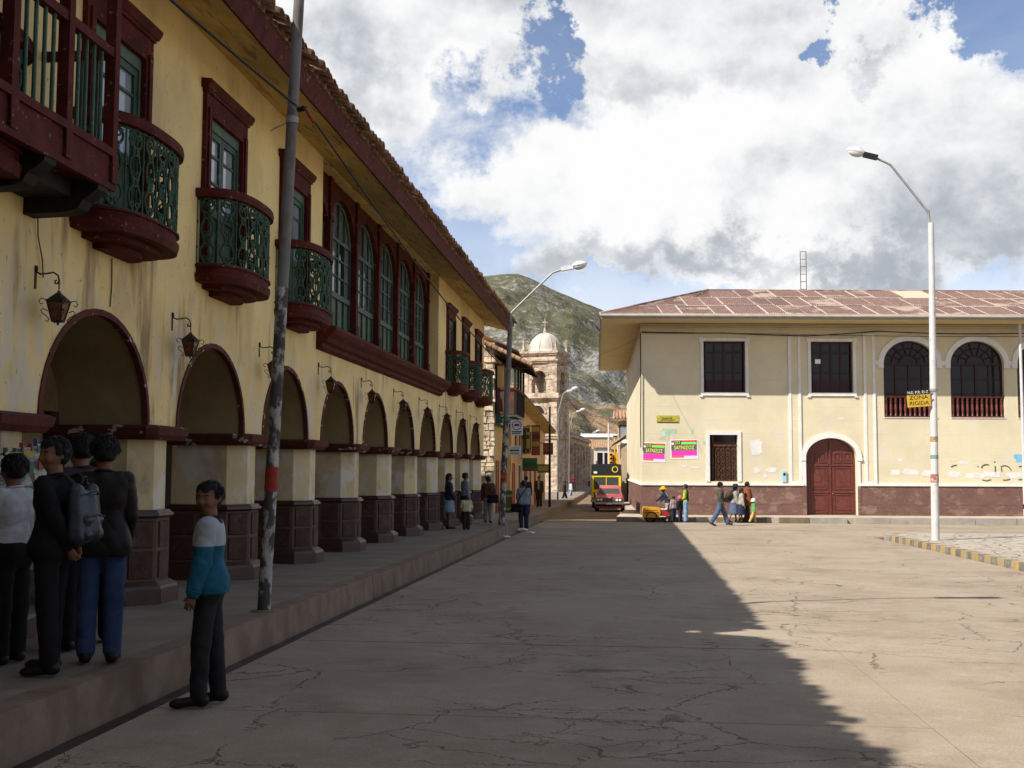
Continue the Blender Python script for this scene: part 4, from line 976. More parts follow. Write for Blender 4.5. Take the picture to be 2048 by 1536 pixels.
def opening(parent, box, mat, name='window', frame=None, fr=.06, face='x'):
    x0, x1, y0, y1, z0, z1 = box
    w = MB().box(*box).build(name, mat, parent)
    if frame is not None:
        e = .02
        if face == 'x': MB().box(x1, x1+e, y0-fr, y0, z0, z1).box(x1, x1+e, y1, y1+fr, z0, z1).box(x1, x1+e, y0-fr, y1+fr, z1, z1+fr).build('frame', frame, w)
        else: MB().box(x0-fr, x0, y0-e, y0, z0, z1).box(x1, x1+fr, y0-e, y0, z0, z1).box(x0-fr, x1+fr, y0-e, y0, z1, z1+fr).build('frame', frame, w)
    return w
# ---- house with the old wooden balcony
G2 = gz(48)+SW
H2 = thing('old_balcony_house', 'old rubble-walled house with a sagging tiled roof and enclosed wooden balcony', 'house', (-7, 48, G2), world=True)
MB().box(-9.5, -5.50, 46.3, 46.7, -.9, 6.9).build('gable_wall', m_rubble, H2)
rq = random.Random(4)
zq = -.2
while zq < 6.75:   # rough stones of the sunlit wall end
    hq = rq.uniform(.13, .30); xq = -5.49+rq.uniform(-.05, .05)
    while xq > -6.4:
        wq = rq.uniform(.18, .42); o_ = rq.uniform(0, .05); g_ = .012
        j = [rq.uniform(-.02, .02) for _ in range(8)]
        MB().hexa([(xq-wq+g_+j[0], 46.25-o_, zq+g_+j[1]), (xq-g_+j[2], 46.25-o_, zq+g_), (xq, 46.45, zq+g_), (xq-wq, 46.45, zq+g_), (xq-wq+g_+j[3]+.02, 46.27-o_, zq+hq-g_+j[4]), (xq-g_+j[5]-.02, 46.27-o_, zq+hq-g_+j[6]), (xq, 46.45, zq+hq-g_), (xq-wq, 46.45, zq+hq-g_)]).build('wall_stone', m_rubble, H2)
        xq -= wq
    zq += hq
MB().box(-9.5, -5.52, 46.7, 50.4, -.9, 6.6).build('front_wall', m_ochre, H2)
wavy(H2, (-3.9, 46.0, 5.90), (-4.05, 50.4, 5.85), (-5.9, 46.0, 6.85), (-5.9, 50.4, 6.8), .26, .06)
wavy(H2, (-4.5, 46.4, 6.52), (-4.6, 50.4, 6.5), (-7.4, 46.4, 7.9), (-7.4, 50.4, 7.8), .26, .06)
for k in range(6): MB().tube([(-5.5, 46.35+.8*k, 6.38), (-4.0, 46.35+.8*k, 5.78)], .05, 5).build('rafter', m_wood, H2)
for k in range(9):
    t = k/8; o = MB().tube([(-3.92-1.9*t, 45.98, 5.93+.92*t), (-3.92-1.9*t-.21, 45.98, 5.93+.92*t+.11)], [.10, .085], 7).build('verge_tile', m_tile2, H2)
m_oldred = M('weathered_red_boards', (.12, .035, .028), .85, .3, 3, .3, 20, [dict(col=(.06, .045, .035), scale=(6, 6, 2), lo=.45, hi=.6, amt=.9)])
bal = MB().box(-5.52, -4.62, 46.5, 50.2, 3.82, 3.92).build('balcony', m_green, H2)
MB().prism([(-5.5, 3.55), (-5.1, 3.6), (-4.75, 3.75), (-4.6, 3.82), (-5.5, 3.82)], 46.55, 46.75, 'y').build('console_bracket', m_green, bal); MB().prism([(-5.5, 3.45), (-4.9, 3.5), (-4.8, 3.55), (-5.5, 3.55)], 46.5, 49.8, 'y').build('console_bracket', m_greenp, bal)
for x0, x1, y0, y1 in ((-5.5, -4.62, 46.48, 46.54), (-4.66, -4.60, 46.54, 50.2)): MB().box(x0, x1, y0, y1, 3.93, 4.92).build('apron_panel', m_oldred, bal)
for (x, y_) in ((-4.64, 46.52), (-5.06, 46.52), (-5.44, 46.52), (-4.63, 47.7), (-4.63, 48.9), (-4.63, 50.1)): MB().box(x-.045, x+.045, y_-.045, y_+.045, 3.93, 6.0).build('balcony_post', m_wood, bal)
for k in range(9): MB().tube([(-4.58, 46.7+.4*k, 3.95), (-4.58, 46.7+.4*k, 4.9)], .03, 5).build('baluster', m_wood, bal)
MB().box(-5.5, -4.57, 46.45, 46.53, 4.921, 5.03).box(-4.68, -4.57, 46.53, 50.2, 4.921, 5.03).box(-5.5, -4.57, 46.45, 46.53, 5.95, 6.05).box(-4.68, -4.57, 46.53, 50.2, 5.95, 6.05).build('balcony_rail', m_red, bal)
opening(H2, (-5.53, -5.50, 47.2, 48.1, G2, 1.95), m_redd, 'door', m_redd)
opening(H2, (-5.53, -5.50, 49.1, 50., G2, 2.0), m_ochre, 'door', m_white)
# ---- ochre shop row
H3 = thing('ochre_shop_row', 'ochre shop row with low tiled eaves beyond the old balcony house', 'house', (-7, 60, gz(60)+SW), world=True)
MB().box(-10, -5.25, 50.45, 72, -1.2, 4.6).build('front_wall', m_salmon, H3)
MB().box(-10, -5.2, 50.44, 50.9, 1.5, 5.3).build('gable_wall', m_ochre, H3)
wavy(H3, (-4.55, 50.6, 4.95), (-4.5, 72, 4.0), (-8, 50.6, 6.6), (-8, 72, 5.6), .26, .05)
MB().hexa([(-5.3, 50.6, 4.86), (-4.6, 50.6, 4.86), (-4.55, 72, 3.9), (-5.3, 72, 3.9), (-5.3, 50.6, 4.92), (-4.6, 50.6, 4.9), (-4.55, 72, 3.95), (-5.3, 72, 3.95)]).build('soffit', m_soffit, H3)
for k, y_ in enumerate((51.3, 54.2, 57.5, 60.4, 63.5, 67.0)): opening(H3, (-5.26, -5.235, y_, y_+1.0, gz(y_)+SW, gz(y_)+SW+2.1), (m_redd, m_wood)[k % 2], 'door', m_white if k % 2 else m_redd)
sb = MB().box(-5.25, -4.75, 52.5, 56.0, 2.45, 2.55).build('shop_balcony', m_wood, H3)
for k in range(8): MB().tube([(-4.78, 52.6+.45*k, 2.55), (-4.78, 52.6+.45*k, 3.4)], .03, 5).build('baluster', m_wood, sb)
for k in range(3): MB().tube([(-5.2+.18*k, 52.55, 2.55), (-5.2+.18*k, 52.55, 3.4)], .03, 5).build('baluster', m_wood, sb)
MB().box(-4.82, -4.74, 52.5, 56.0, 3.4, 3.48).box(-5.25, -4.82, 52.5, 52.6, 3.4, 3.48).build('balcony_rail', m_wood, sb)
# ---- hanging shop signs
def hang_sign(name, label, x, y_, z, w_, h_, cols, frame=None):
    T = thing(name, label, 'sign', (x, y_, z))
    MB().box(-w_/2, w_/2, -.03, .03, -h_/2, h_/2).build('sign_board', cols[0], T)
    n = len(cols)-1
    for k in range(n):
        z1 = h_/2-h_*(k+.15)/n; MB().box(-w_*.42, w_*.42, -.036, -.0301, z1-h_*.6/n, z1).build('sign_print', cols[k+1], T)
    MB().tube([(-w_/2-.25, .0, h_/2+.02), (w_/2, .0, h_/2+.02)], .018, 5).build('sign_arm', m_black, T)
sy, sr, sg, sgd, sk, sw, sbl = (P('sign_'+n_, c, .6) for n_, c in (('yellow', (.36, .27, .05)), ('red', (.22, .05, .03)), ('green', (.045, .14, .06)), ('deepgreen', (.02, .10, .03)), ('brown', (.06, .035, .02)), ('white', (.68, .68, .66)), ('blue', (.05, .09, .25))))
hang_sign('shop_sign', 'tall yellow and dark hanging shop sign nearest the old balcony house', -4.83, 53.5, 3.0, .44, 1.30, [sy, sk, sk, sy, sk])
hang_sign('shop_sign', 'tall red and yellow hanging shop sign behind the yellow one', -4.50, 55.5, 3.05, .42, 1.45, [sr, sy, sk, sy, sr])
hang_sign('shop_sign', 'dark green hanging sign with a red foot under the tall yellow sign', -4.75, 55.0, 1.85, .72, .60, [sgd, sg, sgd, sr])
hang_sign('shop_sign', 'bright green hanging sign lowest along the shop row', -4.45, 60.0, 1.66, .70, .42, [sg, sy])
hang_sign('shop_sign', 'small dark hanging sign between the red sign and the brown pole', -4.35, 62, 2.75, .55, .62, [sk, sr])
T = thing('notice_board', 'green and yellow price board standing on the pavement by the red door', 'sign', (-5.05, 47.6, gz(47.6)+SW))
MB().box(-.2, .2, -.04, .04, 0, .95).build('board', sgd, T)
for k, c_ in enumerate((sg, sy, sr, sg, sr, sy)): MB().box(-.17, .17, -.046, -.0401, .82-.14*k, .91-.14*k).build('board_print', c_, T)
# ---- church
CH = thing('church_tower', 'weathered stone bell tower with a pale plaster dome and pinnacles', 'church tower', (-7.46, 102, -.75), R(-15))
h = 1.65
cz = .75  # local z offset (base at -.75)
def cyl_box(mb_, e, z0, z1): mb_.box(-e, e, -e, e, z0+cz, z1+cz)
mb = MB(); cyl_box(mb, h, -1.2, 8.0); mb.build('lower_stage', m_stone, CH)
for k, (e, z0, z1) in enumerate(((h+.35, -1.2, .3), (h+.22, 4.35, 4.55), (h+.3, 4.55, 4.75), (h+.2, 7.75, 7.95), (h+.38, 7.95, 8.2), (h+.28, 8.2, 8.42), (h+.12, 11.15, 11.3), (h+.22, 11.3, 11.45), (h+.12, 11.85, 12.0), (h+.22, 12.0, 12.2))):
    mb = MB(); cyl_box(mb, e, z0, z1); mb.build('cornice', m_stone, CH)
for sx in (-1, 1):
    for sy_ in (-1, 1):
        c_ = h-.28
        MB().box(sx*c_-.36, sx*c_+.36, sy_*c_-.36, sy_*c_+.36, .3+cz, 7.75+cz).build('pilaster', m_stone, CH)
        MB().box(sx*(h-.48)-.48, sx*(h-.48)+.48, sy_*(h-.48)-.48, sy_*(h-.48)+.48, 8.42+cz, 11.15+cz).build('belfry_pier', m_stone, CH)
        MB().box(sx*c_-.34, sx*c_+.34, sy_*c_-.34, sy_*c_+.34, 8.42+cz, 11.14+cz).build('belfry_pilaster', m_stone, CH)
        MB().box(sx*(h-.52)-.56, sx*(h-.52)+.56, sy_*(h-.52)-.56, sy_*(h-.52)+.56, 9.65+cz, 9.85+cz).build('belfry_band', m_stone, CH)
        MB().lathe([(.22, 0), (.22, .25), (.14, .3), (.02, 1.35)], 4, (sx*(h-.12), sy_*(h-.12), 12.2+cz), smooth=False, ph=PI/4).build('pinnacle', m_stone, CH)
for rz in range(4):
    mb = MB(); arch_above(mb, -.70, .70, 9.75+cz, .70, 11.15+cz, -h+.05, -h+.55, 12); mb.xf(Matrix.Rotation(rz*PI/2, 4, 'Z')); mb.build('belfry_arch', m_stone, CH)
    mb = arc_ring(MB(), -.70, .70, 9.75+cz, .70, .25, -h-.06, -h+.05); mb.xf(Matrix.Rotation(rz*PI/2, 4, 'Z')); mb.build('arch_moulding', m_stone, CH)
mb = MB(); cyl_box(mb, h-.02, 11.45, 11.85); mb.build('attic', m_stone, CH)
MB().prism([(-.1+.75*math.cos(PI*k/10)-.1, 6.6+cz+.7*math.sin(PI*k/10)) for k in range(11)], -h-.02, -h+.1, 'y').build('lunette', m_wood, CH)
arc_ring(MB(), -.95, .55, 6.6+cz, .7, .18, -h-.1, -h+.05).build('arch_moulding', m_stone, CH)
dp = [(1.5*math.cos(a), 12.3+cz+1.72*math.sin(a)) for a in [PI/2*i/12 for i in range(13)]]
MB().lathe([(1.56, 12.15+cz), (1.56, 12.3+cz)]+[(max(r_, .02), z) for r_, z in dp], 28).build('dome', m_dome, CH)
for k in range(8):
    a = k*PI/4; MB().tube([(1.51*math.cos(q)*math.cos(a), 1.51*math.cos(q)*math.sin(a), 12.3+cz+1.73*math.sin(q)) for q in [PI/2*i/10*.95 for i in range(11)]], .035, 4).build('dome_rib', m_dome, CH)
MB().lathe([(.22, 14.0+cz), (.12, 14.3+cz), (.06, 14.5+cz)], 8).box(-.035, .035, -.035, .035, 14.5+cz, 15.4+cz).box(-.26, .26, -.03, .03, 15.0+cz, 15.07+cz).build('cross', m_stone, CH)
MB().tube([(0, 0, 10.4+cz), (0, 0, 11.2+cz)], .03, 5).lathe([(.34, 9.75+cz), (.28, 9.9+cz), (.2, 10.3+cz), (.08, 10.45+cz)], 12).build('bell', m_greyw, CH)
NV = thing('church_nave', 'long brown stone church wall with buttresses running back from the bell tower', 'church', (-7, 115, gz(90)), world=True)
MB().hexa([(-14, 104, -1.5), (-5.35, 104, -1.5), (-4.75, 140, -1.5), (-14, 140, -1.5), (-14, 104, 4.6), (-5.35, 104, 4.6), (-4.75, 140, 4.8), (-14, 140, 4.8)]).build('nave_wall', m_tan, NV)
for k in range(7):
    y_ = 105+5.2*k; x_ = -5.33+.6*(y_-104)/36; MB().box(x_-.2, x_+.28, y_, y_+.8, -1.2, 4.2).build('buttress', m_stone, NV)
MB().hexa([(-5.5, 103.6, 4.6), (-5.05, 103.6, 4.6), (-4.45, 140, 4.8), (-5.5, 140, 4.8), (-5.5, 103.6, 4.85), (-5.05, 103.6, 4.85), (-4.45, 140, 5.05), (-5.5, 140, 5.05)]).build('cornice', m_stone, NV)
wavy(NV, (-5.1, 104, 4.9), (-4.5, 140, 5.1), (-9, 104, 7.2), (-9, 140, 7.4), .5, .06)
m_bush = M('bush_green', (.05, .085, .03), .9, .4, 3, 0)
# ---- far houses
def far_house(label, x0, x1, y0, y1, zt, wall, roofc, wins, balc=None, ridge=1.2, name='far_house'):
    g = gz(90); T = thing(name, label, 'house', ((x0+x1)/2, (y0+y1)/2, g), world=True)
    MB().box(x0, x1, y0, y1, g-.5, zt).build('wall', wall, T)
    wavy(T, (x0-.3, y0-.35, zt+.02), (x1+.3, y0-.35, zt+.02), (x0-.3, (y0+y1)/2, zt+ridge), (x1+.3, (y0+y1)/2, zt+ridge), .35, .05, 'roof', roofc)
    for (u, w_, z0, z1, face) in wins:
        if face == 'f': opening(T, (x0+u, x0+u+w_, y0-.03, y0+.05, z0, z1), m_glassd, 'window', m_white, .08, 'y')
        else: opening(T, (x1-.05, x1+.03, y0+u, y0+u+w_, z0, z1), m_glassd, 'window', m_white, .08, 'x')
    return T
m_tin = M('white_tin_roof', (.66, .68, .70), .5, .1, 2, 0)
fh = far_house('salmon house with a white-framed balcony at the far left of the street', -9, -4.75, 141, 160, 4.4, m_salmon, m_tile2, [(1.2, 1.0, 2.6, 4.0, 's'), (4, 1.0, 2.6, 4.0, 's'), (2.6, 1.1, 2.4, 3.9, 'f'), (8, 1, -.6, 1.2, 's')])
MB().box(-4.75, -3.9, 142, 146, 1.7, 1.85).box(-3.95, -3.9, 142, 146, 1.85, 2.7).build('balcony', m_white, fh)
far_house('brown adobe house closing the far end of the street', -4.6, -1.0, 205, 215, 5.2, m_tan, m_tile2, [(.5, .9, 2.6, 4.2, 'f'), (2., .9, 2.6, 4.2, 'f'), (.6, 1, -.3, 1.6, 'f'), (2.1, .9, -.6, 1.6, 'f')])
far_house('pale house with greenish windows near the far end of the street', -5.2, -2.6, 176, 186, 5.0, M('pale_wall', (.5, .48, .42), .9), m_tile2, [(.5, .9, 2.3, 4.2, 'f'), (.5, .9, -.5, 1.5, 'f'), (1.6, .6, 2.3, 4.2, 'f')])
far_house('low house under long white tin roofs above the far street', -9.5, -3.3, 235, 243, 8.3, m_tan, m_tin, [(1, 1, 5, 6.5, 'f'), (3, 1, 5, 6.5, 'f')], ridge=.8)
far_house('grey block house beside the white tin roofs', -3.2, -.6, 250, 256, 9.1, m_greyw, m_tin, [(.4, .8, 6.5, 7.8, 'f'), (1.5, .8, 6.5, 7.8, 'f')], ridge=.3)
# ---- right side of the street behind the corner building
BR = thing('brick_house', 'adobe brick house with a tiled eave just past the corner building', 'house', (.3, 88, gz(65)), world=True)
MB().box(-.75, 6, 86, 96, -1.3, 5.3).build('wall', m_tan, BR)
MB().box(-.85, 6, 92, 96, 5.3, 6.5).build('upper_brick_wall', m_brickR, BR)
for k in range(9):
    x_ = -1.0+.26*k; MB().tube([(x_, 85.6, 5.42), (x_, 87.5, 6.0)], [.12, .10], 7).build('roof_tile', m_tile2, BR)
wavy(BR, (-1.1, 85.6, 5.4), (6, 85.6, 5.4), (-1.1, 92, 6.4), (6, 92, 6.4), .26, .05)
opening(BR, (-.55, .35, 85.95, 86.02, 3.9, 4.95), m_greyw, 'window', m_wood, .06, 'y'); opening(BR, (-.72, .4, 85.96, 86.02, 2.6, 3.5), m_greyw, 'window', m_white, .06, 'y')
MB().box(-.4, .05, 85.9, 85.95, 1.2, 3.9).build('whitewashed_patch', m_white, BR)
AW_ = thing('adobe_wall', 'tan adobe yard wall with a broken tile coping behind the corner building', 'wall', (.2, 78, gz(65)), world=True)
MB().hexa([(-.42, 74, -1.3), (.6, 74, -1.3), (.2, 85.5, -1.3), (-.70, 85.5, -1.3), (-.42, 74, 3.35), (.6, 74, 3.35), (.2, 85.5, 3.2), (-.70, 85.5, 3.2)]).build('wall', m_tan, AW_)
wavy(AW_, (-1.0, 73.7, 3.25), (-1.2, 77, 3.15), (-.1, 73.7, 3.9), (-.1, 77, 3.8), .26, .05)
# ---- traffic light
TL = thing('traffic_light', 'yellow traffic light on a yellow post in the far street', 'traffic light', (-.95, 86, gz(65)+.15))
m_ty = P('traffic_yellow', (.62, .33, .02), .5)
MB().tube([(0, 0, 0), (0, 0, 4.6)], .055, 8).build('post', m_ty, TL)
MB().box(-.42, -.14, -.14, .14, 2.52, 3.5).box(-.14, -.06, -.03, .03, 2.7, 2.78).box(-.14, -.06, -.03, .03, 3.2, 3.28).build('signal_box', m_ty, TL)
MB().box(.06, .24, -.10, .10, 2.55, 3.45).build('signal_box', m_ty, TL)
for k in range(3):
    MB().tube([(-.28, -.14, 2.70+.3*k), (-.28, -.36, 2.68+.3*k)], .10, 8, cap=False).build('visor', m_ty, TL); MB().ball((-.28, -.15, 2.70+.3*k), (.09, .02, .09), 8).build('lens', m_black, TL)
# ================================================================ MOUNTAIN
def mount_mat():
    m = bpy.data.materials.new('andean_hillside'); m.use_nodes = True; t = NT(m.node_tree); b = t.n['Principled BSDF']
    g = t.new('ShaderNodeNewGeometry'); P_ = g.outputs['Position']
    n1 = t.noise(P_, .008, 5, .62); n2 = t.noise(P_, .045, 6, .72); n3 = t.noise(P_, .20, 4, .75)
    c = t.mix(t.sm(n2, .3, .7), (.078, .078, .046), (.135, .128, .080))
    nz = t.sep(g.outputs['Normal'])[2]
    k = t.math('ADD', t.math('ADD', t.math('MULTIPLY', n1, .9), t.math('MULTIPLY', n2, .75)), t.math('MULTIPLY_ADD', nz, -.30, t.math('MULTIPLY', n3, .85)))
    rock = t.mix(t.sm(n3, .35, .65), (.11, .105, .10), (.28, .27, .255))
    c = t.mix(t.sm(k, 1.00, 1.16, 0, .9), c, rock)
    ear = t.sm(t.math('ADD', n1, t.math('MULTIPLY', n2, .6)), .74, .84)
    z = t.sep(P_)[2]
    c = t.mix(t.math('MULTIPLY', ear, t.sm(z, 26, 42, .8, 0)), c, (.36, .22, .13))
    c = t.mix(t.sm(t.noise(P_, .09, 5, .7), .60, .70, 0, .7), c, (.035, .045, .02))
    t.l.new(c, b.inputs['Base Color']); b.inputs['Roughness'].default_value = 1; b.inputs['Specular IOR Level'].default_value = .05
    bn = t.new('ShaderNodeBump'); bn.inputs['Strength'].default_value = 1; bn.inputs['Distance'].default_value = 5
    t.l.new(t.math('ADD', t.math('MULTIPLY', n2, 1.), t.math('MULTIPLY', n3, .5)), bn.inputs['Height']); t.l.new(bn.outputs[0], b.inputs['Normal'])
    return m
m_mount = mount_mat()
def vnoise(x, y, seed):
    def hsh(i, j): q = np.sin(i*127.1+j*311.7+seed*74.7)*43758.5453; return q-np.floor(q)
    i, j = np.floor(x), np.floor(y); u, v = x-i, y-j; u, v = u*u*(3-2*u), v*v*(3-2*v)
    return (hsh(i, j)*(1-u)+hsh(i+1, j)*u)*(1-v)+(hsh(i, j+1)*(1-u)+hsh(i+1, j+1)*u)*v
def fbm(x, y, seed, o=6, g=.5):
    s_, a = 0, 1
    for k in range(o): s_ = s_+a*(vnoise(x*2**k, y*2**k, seed+k)-.5); a *= g
    return s_
def terrain(name, r0, r1, prof, nx, nr, amp, seed, power, mat, back=1.35):
    px = np.linspace(prof[0][0], prof[-1][0], nx); el = np.interp(px, [p[0] for p in prof], [(938-p[1])/2250. for p in prof])
    az = np.arctan((px-1255)/2250.)
    R_ = np.concatenate([np.linspace(r0, r1, nr), np.linspace(r1, r1*back, 12)[1:]])
    A_, RR = np.meshgrid(az, R_); E_ = np.tile(el, (len(R_), 1)); t = np.clip((RR-r0)/(r1-r0), 0, 1)
    prof_t = t**power
    X, Y = RR*np.sin(A_), RR*np.cos(A_)
    Z = E_*r1*prof_t
    Z = np.where(RR > r1, E_*r1*(1-(RR-r1)/(r1*(back-1))*.8), Z)
    gul = fbm(X/(r1*.10), Y/(r1*.28), seed, 5, .55); fine = fbm(X/(r1*.022), Y/(r1*.03), seed+9, 4, .6)
    rid = -np.abs(fbm(X/(r1*.06)+3, Y/(r1*.10), seed+4, 4, .55))*1.6+.35
    win = np.sin(PI*np.clip(t, 0, 1))**.6*np.where(RR > r1, 0, 1)+.06
    Z = Z+amp*win*(gul*1.0+rid*.7+fine*.28)
    Z = np.where(t <= .001, -30, Z)
    n = nx; vs = np.stack([X, Y, Z+1.], -1).reshape(-1, 3); idx = np.arange(len(R_)*nx).reshape(len(R_), nx)
    fs = np.stack([idx[:-1, :-1], idx[:-1, 1:], idx[1:, 1:], idx[1:, :-1]], -1).reshape(-1, 4)
    me = bpy.data.meshes.new(name); me.from_pydata(vs.tolist(), [], fs.tolist()); me.polygons.foreach_set('use_smooth', [True]*len(fs)); me.materials.append(mat); me.update()
    return tag(link(name, me), kind='structure')
terrain('mountain', 430, 1250, [(-300, 760), (300, 700), (600, 640), (800, 590), (900, 563), (970, 550), (1000, 546), (1035, 544), (1060, 552), (1100, 573), (1150, 596), (1210, 621), (1260, 646), (1330, 690), (1420, 740), (1560, 800), (1800, 850), (2400, 880)], 420, 170, 26, 3, .95, m_mount)
terrain('foothill', 250, 430, [(700, 800), (980, 780), (1080, 775), (1140, 786), (1160, 800), (1185, 822), (1215, 832), (1245, 842), (1290, 846), (1500, 870)], 200, 60, 6, 21, .9, m_mount, 1.25)
# ================================================================ POLES, LAMPS, WIRES
m_pole = M('peeling_white_pole', (.40, .38, .35), .85, .2, 4, .3, 20, [dict(col=(.035, .03, .026), scale=(9, 9, 5), lo=.42, hi=.54, amt=.9, seed=3)])
m_poleg = M('grey_concrete_pole', (.19, .175, .165), .85, .15, 4, .3, 20, [dict(col=(.10, .085, .07), scale=(9, 9, 3), lo=.52, hi=.68, amt=.8, seed=3)])
m_polew = M('whitewashed_pole', (.52, .51, .50), .8, .08, 5, .15, 20, [dict(col=(.30, .27, .24), scale=(10, 10, 4), lo=.62, hi=.70, amt=.8)])
m_bandr = M('red_band_paint', (.30, .035, .02), .7, .3, 8, .1, 30, [dict(col=(.55, .25, .04), scale=9, lo=.55, hi=.62, amt=.8)])
m_bandg = M('green_band_paint', (.06, .18, .12), .7, .3, 8, .1, 30)
m_lampw = P('lamp_housing', (.72, .72, .72), .35, metallic=.3); m_lens = P('lamp_lens', (.60, .60, .55), .12)
def lamp_post(label, base, top, arm, r0, r1, bands, head_dark=False):
    T = thing('street_lamp', label, 'street lamp', base, group='street lamps with bent arms')
    b_ = Vector(base); tp = Vector(top)-b_
    def at_(z): return tp*(z/tp.z)
    def rad(z): return r0+(r1-r0)*z/tp.z
    for z0, z1, mt, e in bands:
        MB().tube([at_(z0), at_(z1)], [rad(z0)+e, rad(z1)+e], 14).build('pole' if e == 0 else 'painted_band', mt, T)
    ap = [Vector(p)-b_ for p in arm]
    fine = []
    for i, p in enumerate(ap):
        if 0 < i < len(ap)-1:
            a, c_ = ap[i-1], ap[i+1]
            for t in (0, .5, 1): fine.append((p+(a-p).normalized()*.12).lerp(p, .5*2*t if t < .5 else 1).lerp((p+(c_-p).normalized()*.12), max(0, t-.5)*2 if t > .5 else 0) if t != .5 else p*.8+(p+(a-p).normalized()*.12)*.1+(p+(c_-p).normalized()*.12)*.1)
        else: fine.append(p)
    MB().tube(fine, .032, 8).build('arm', m_metal, T)
    e = ap[-1]; d = (ap[-1]-ap[-2]).normalized(); d2 = Vector((d.x, d.y, d.z*.55)).normalized()
    rot = d2.to_track_quat('X', 'Z').to_matrix().to_4x4(); mt = Matrix.Translation(e) @ rot
    MB().box(-.08, .30, -.085, .085, -.05, .07).xf(mt).build('ballast_box', m_black if head_dark else m_lampw, T)
    MB().ball((.50, 0, .05), (.26, .14, .095), 14).xf(mt).build('lamp_head', m_lampw, T)
    MB().ball((.50, 0, .03), (.225, .12, .14), 14).xf(mt).build('lamp_lens', m_lens, T)
    return T, at_, rad
zb = gz(11.54)+SW
T, at_, rad = lamp_post('leaning street lamp pole with peeling paint on the kerb near the first arches', (-3.775, 11.54, zb), (-3.515, 11.54, 6.85), [(-3.58, 11.54, 5.5), (-3.50, 11.54, 6.9), (-2.6, 11.54, 7.95), (-2.0, 11.54, 8.22)], .068, .056,
    [(0, .75, m_pole, 0), (.75, 3.4, m_pole, 0), (3.4, 6.6, m_poleg, 0), (1.24, 1.50, m_bandr, .002)])
p = at_(5.20); MB().tube([p+Vector((0, 0, -.02)), p+Vector((0, 0, .05))], .068, 12).prism([(p.x-.05, 5.19), (p.x-.24, 5.10), (p.x-.20, 5.135)], -.008, .008, 'y').build('clamp', m_metal, T)
p = at_(5.32); MB().tube([p, p+Vector((.12, 0, .02))], .03, 8).ball((p.x+.12, 0, p.z+.02), .035, 8).build('insulator', m_black, T)
MB().ball((at_(0).x, 0, .0), (.14, .14, .02), 12).build('cement_footing', m_kerb, T)
zl = gz(34.6)+SW
TLp, at_, rad = lamp_post('street lamp with a long bent arm at the far end of the arcade', (-3.86, 34.6, zl), (-3.60, 34.6, 6.45), [(-3.62, 34.6, 5.9), (-3.60, 34.6, 6.5), (-2.30, 34.6, 7.75), (-1.95, 34.6, 7.86)], .10, .075,
    [(0, 3.2, m_pole, 0), (3.2, 6.3, m_poleg, 0), (1.28, 1.62, m_bandr, .003)])
zr = gz(30.9)+.15
TRp, at_, rad = lamp_post('tall white street lamp standing on the plaza island at right', (8.09, 30.94, zr), (8.17, 30.94, 8.42), [(8.14, 30.94, 7.6), (8.12, 30.94, 8.60), (7.14, 30.94, 9.95), (6.72, 30.94, 10.16)], .105, .075,
    [(0, 1.55, m_polew, 0), (1.55, 8.5, m_polew, 0), (1.52, 1.74, M('faded_red_band', (.36, .12, .11), .8, .3, 9, 0, layers=[dict(col=(.5, .46, .42), scale=12, lo=.5, hi=.6, amt=.8)]), .004), (2.15, 2.25, M('faded_green_band', (.16, .26, .21), .8, .3, 8, 0), .004), (2.60, 2.74, M('torn_sticker', (.36, .24, .14), .8, .5, 14, 0), .004)], True)
MB().box(.02, .06, -.02, .02, 8.3, 8.85).box(-.045, .02, -.02, .02, 8.81, 8.85).build('arm_clamp', m_metal, TRp)
p = at_(3.95); MB().tube([p, p+Vector((0, 0, .06))], .115, 14).build('clamp', m_metal, TRp)
for k, (x, y_, hx, hz) in enumerate(((-4.62, 75, -3.35, 6.85), (-5.05, 98, -3.75, 6.65), (-5.5, 128, -3.2, 5.8))):
    lamp_post(f'{ORD[k]} slim pale street lamp beyond the shops, nearest first', (x, y_, gz(y_)+SW), (x+.05, y_, hz-1.4), [(x+.05, y_, hz-1.8), (x+.06, y_, hz-1.3), (hx-.9, y_, hz-.15), (hx-.6, y_, hz)], .055, .045, [(0, hz-1.4-gz(y_)-SW, m_poleg, 0)])
def plain_post(name, label, cat, base, h_, r, mat, dark=None):
    T = thing(name, label, cat, base); MB().tube([(0, 0, 0), (0, 0, h_)], [r, r*.8], 10).build('pole', mat, T)
    if dark: MB().tube([(0, 0, dark[0]), (0, 0, dark[1])], r+.003, 10).build('painted_band', m_black, T)
    return T
pw = facade(16.05, -1.2, GP); plain_post('white_post', 'slim white post on the corner building pavement at the right edge', 'post', pw, 8.2, .075, m_polew, (.35, .55))
plain_post('utility_pole', 'plain pale utility pole in the far street beside the traffic light', 'pole', (-1.45, 88, gz(65)), 5.9, .09, m_polew)
plain_post('utility_pole', 'dark wooden utility pole in front of the shop row signs', 'pole', (-4.02, 58.5, gz(58.5)+SW), 5.2, .07, m_wood)
def bb(x, y_, z): return (x, y_, z)
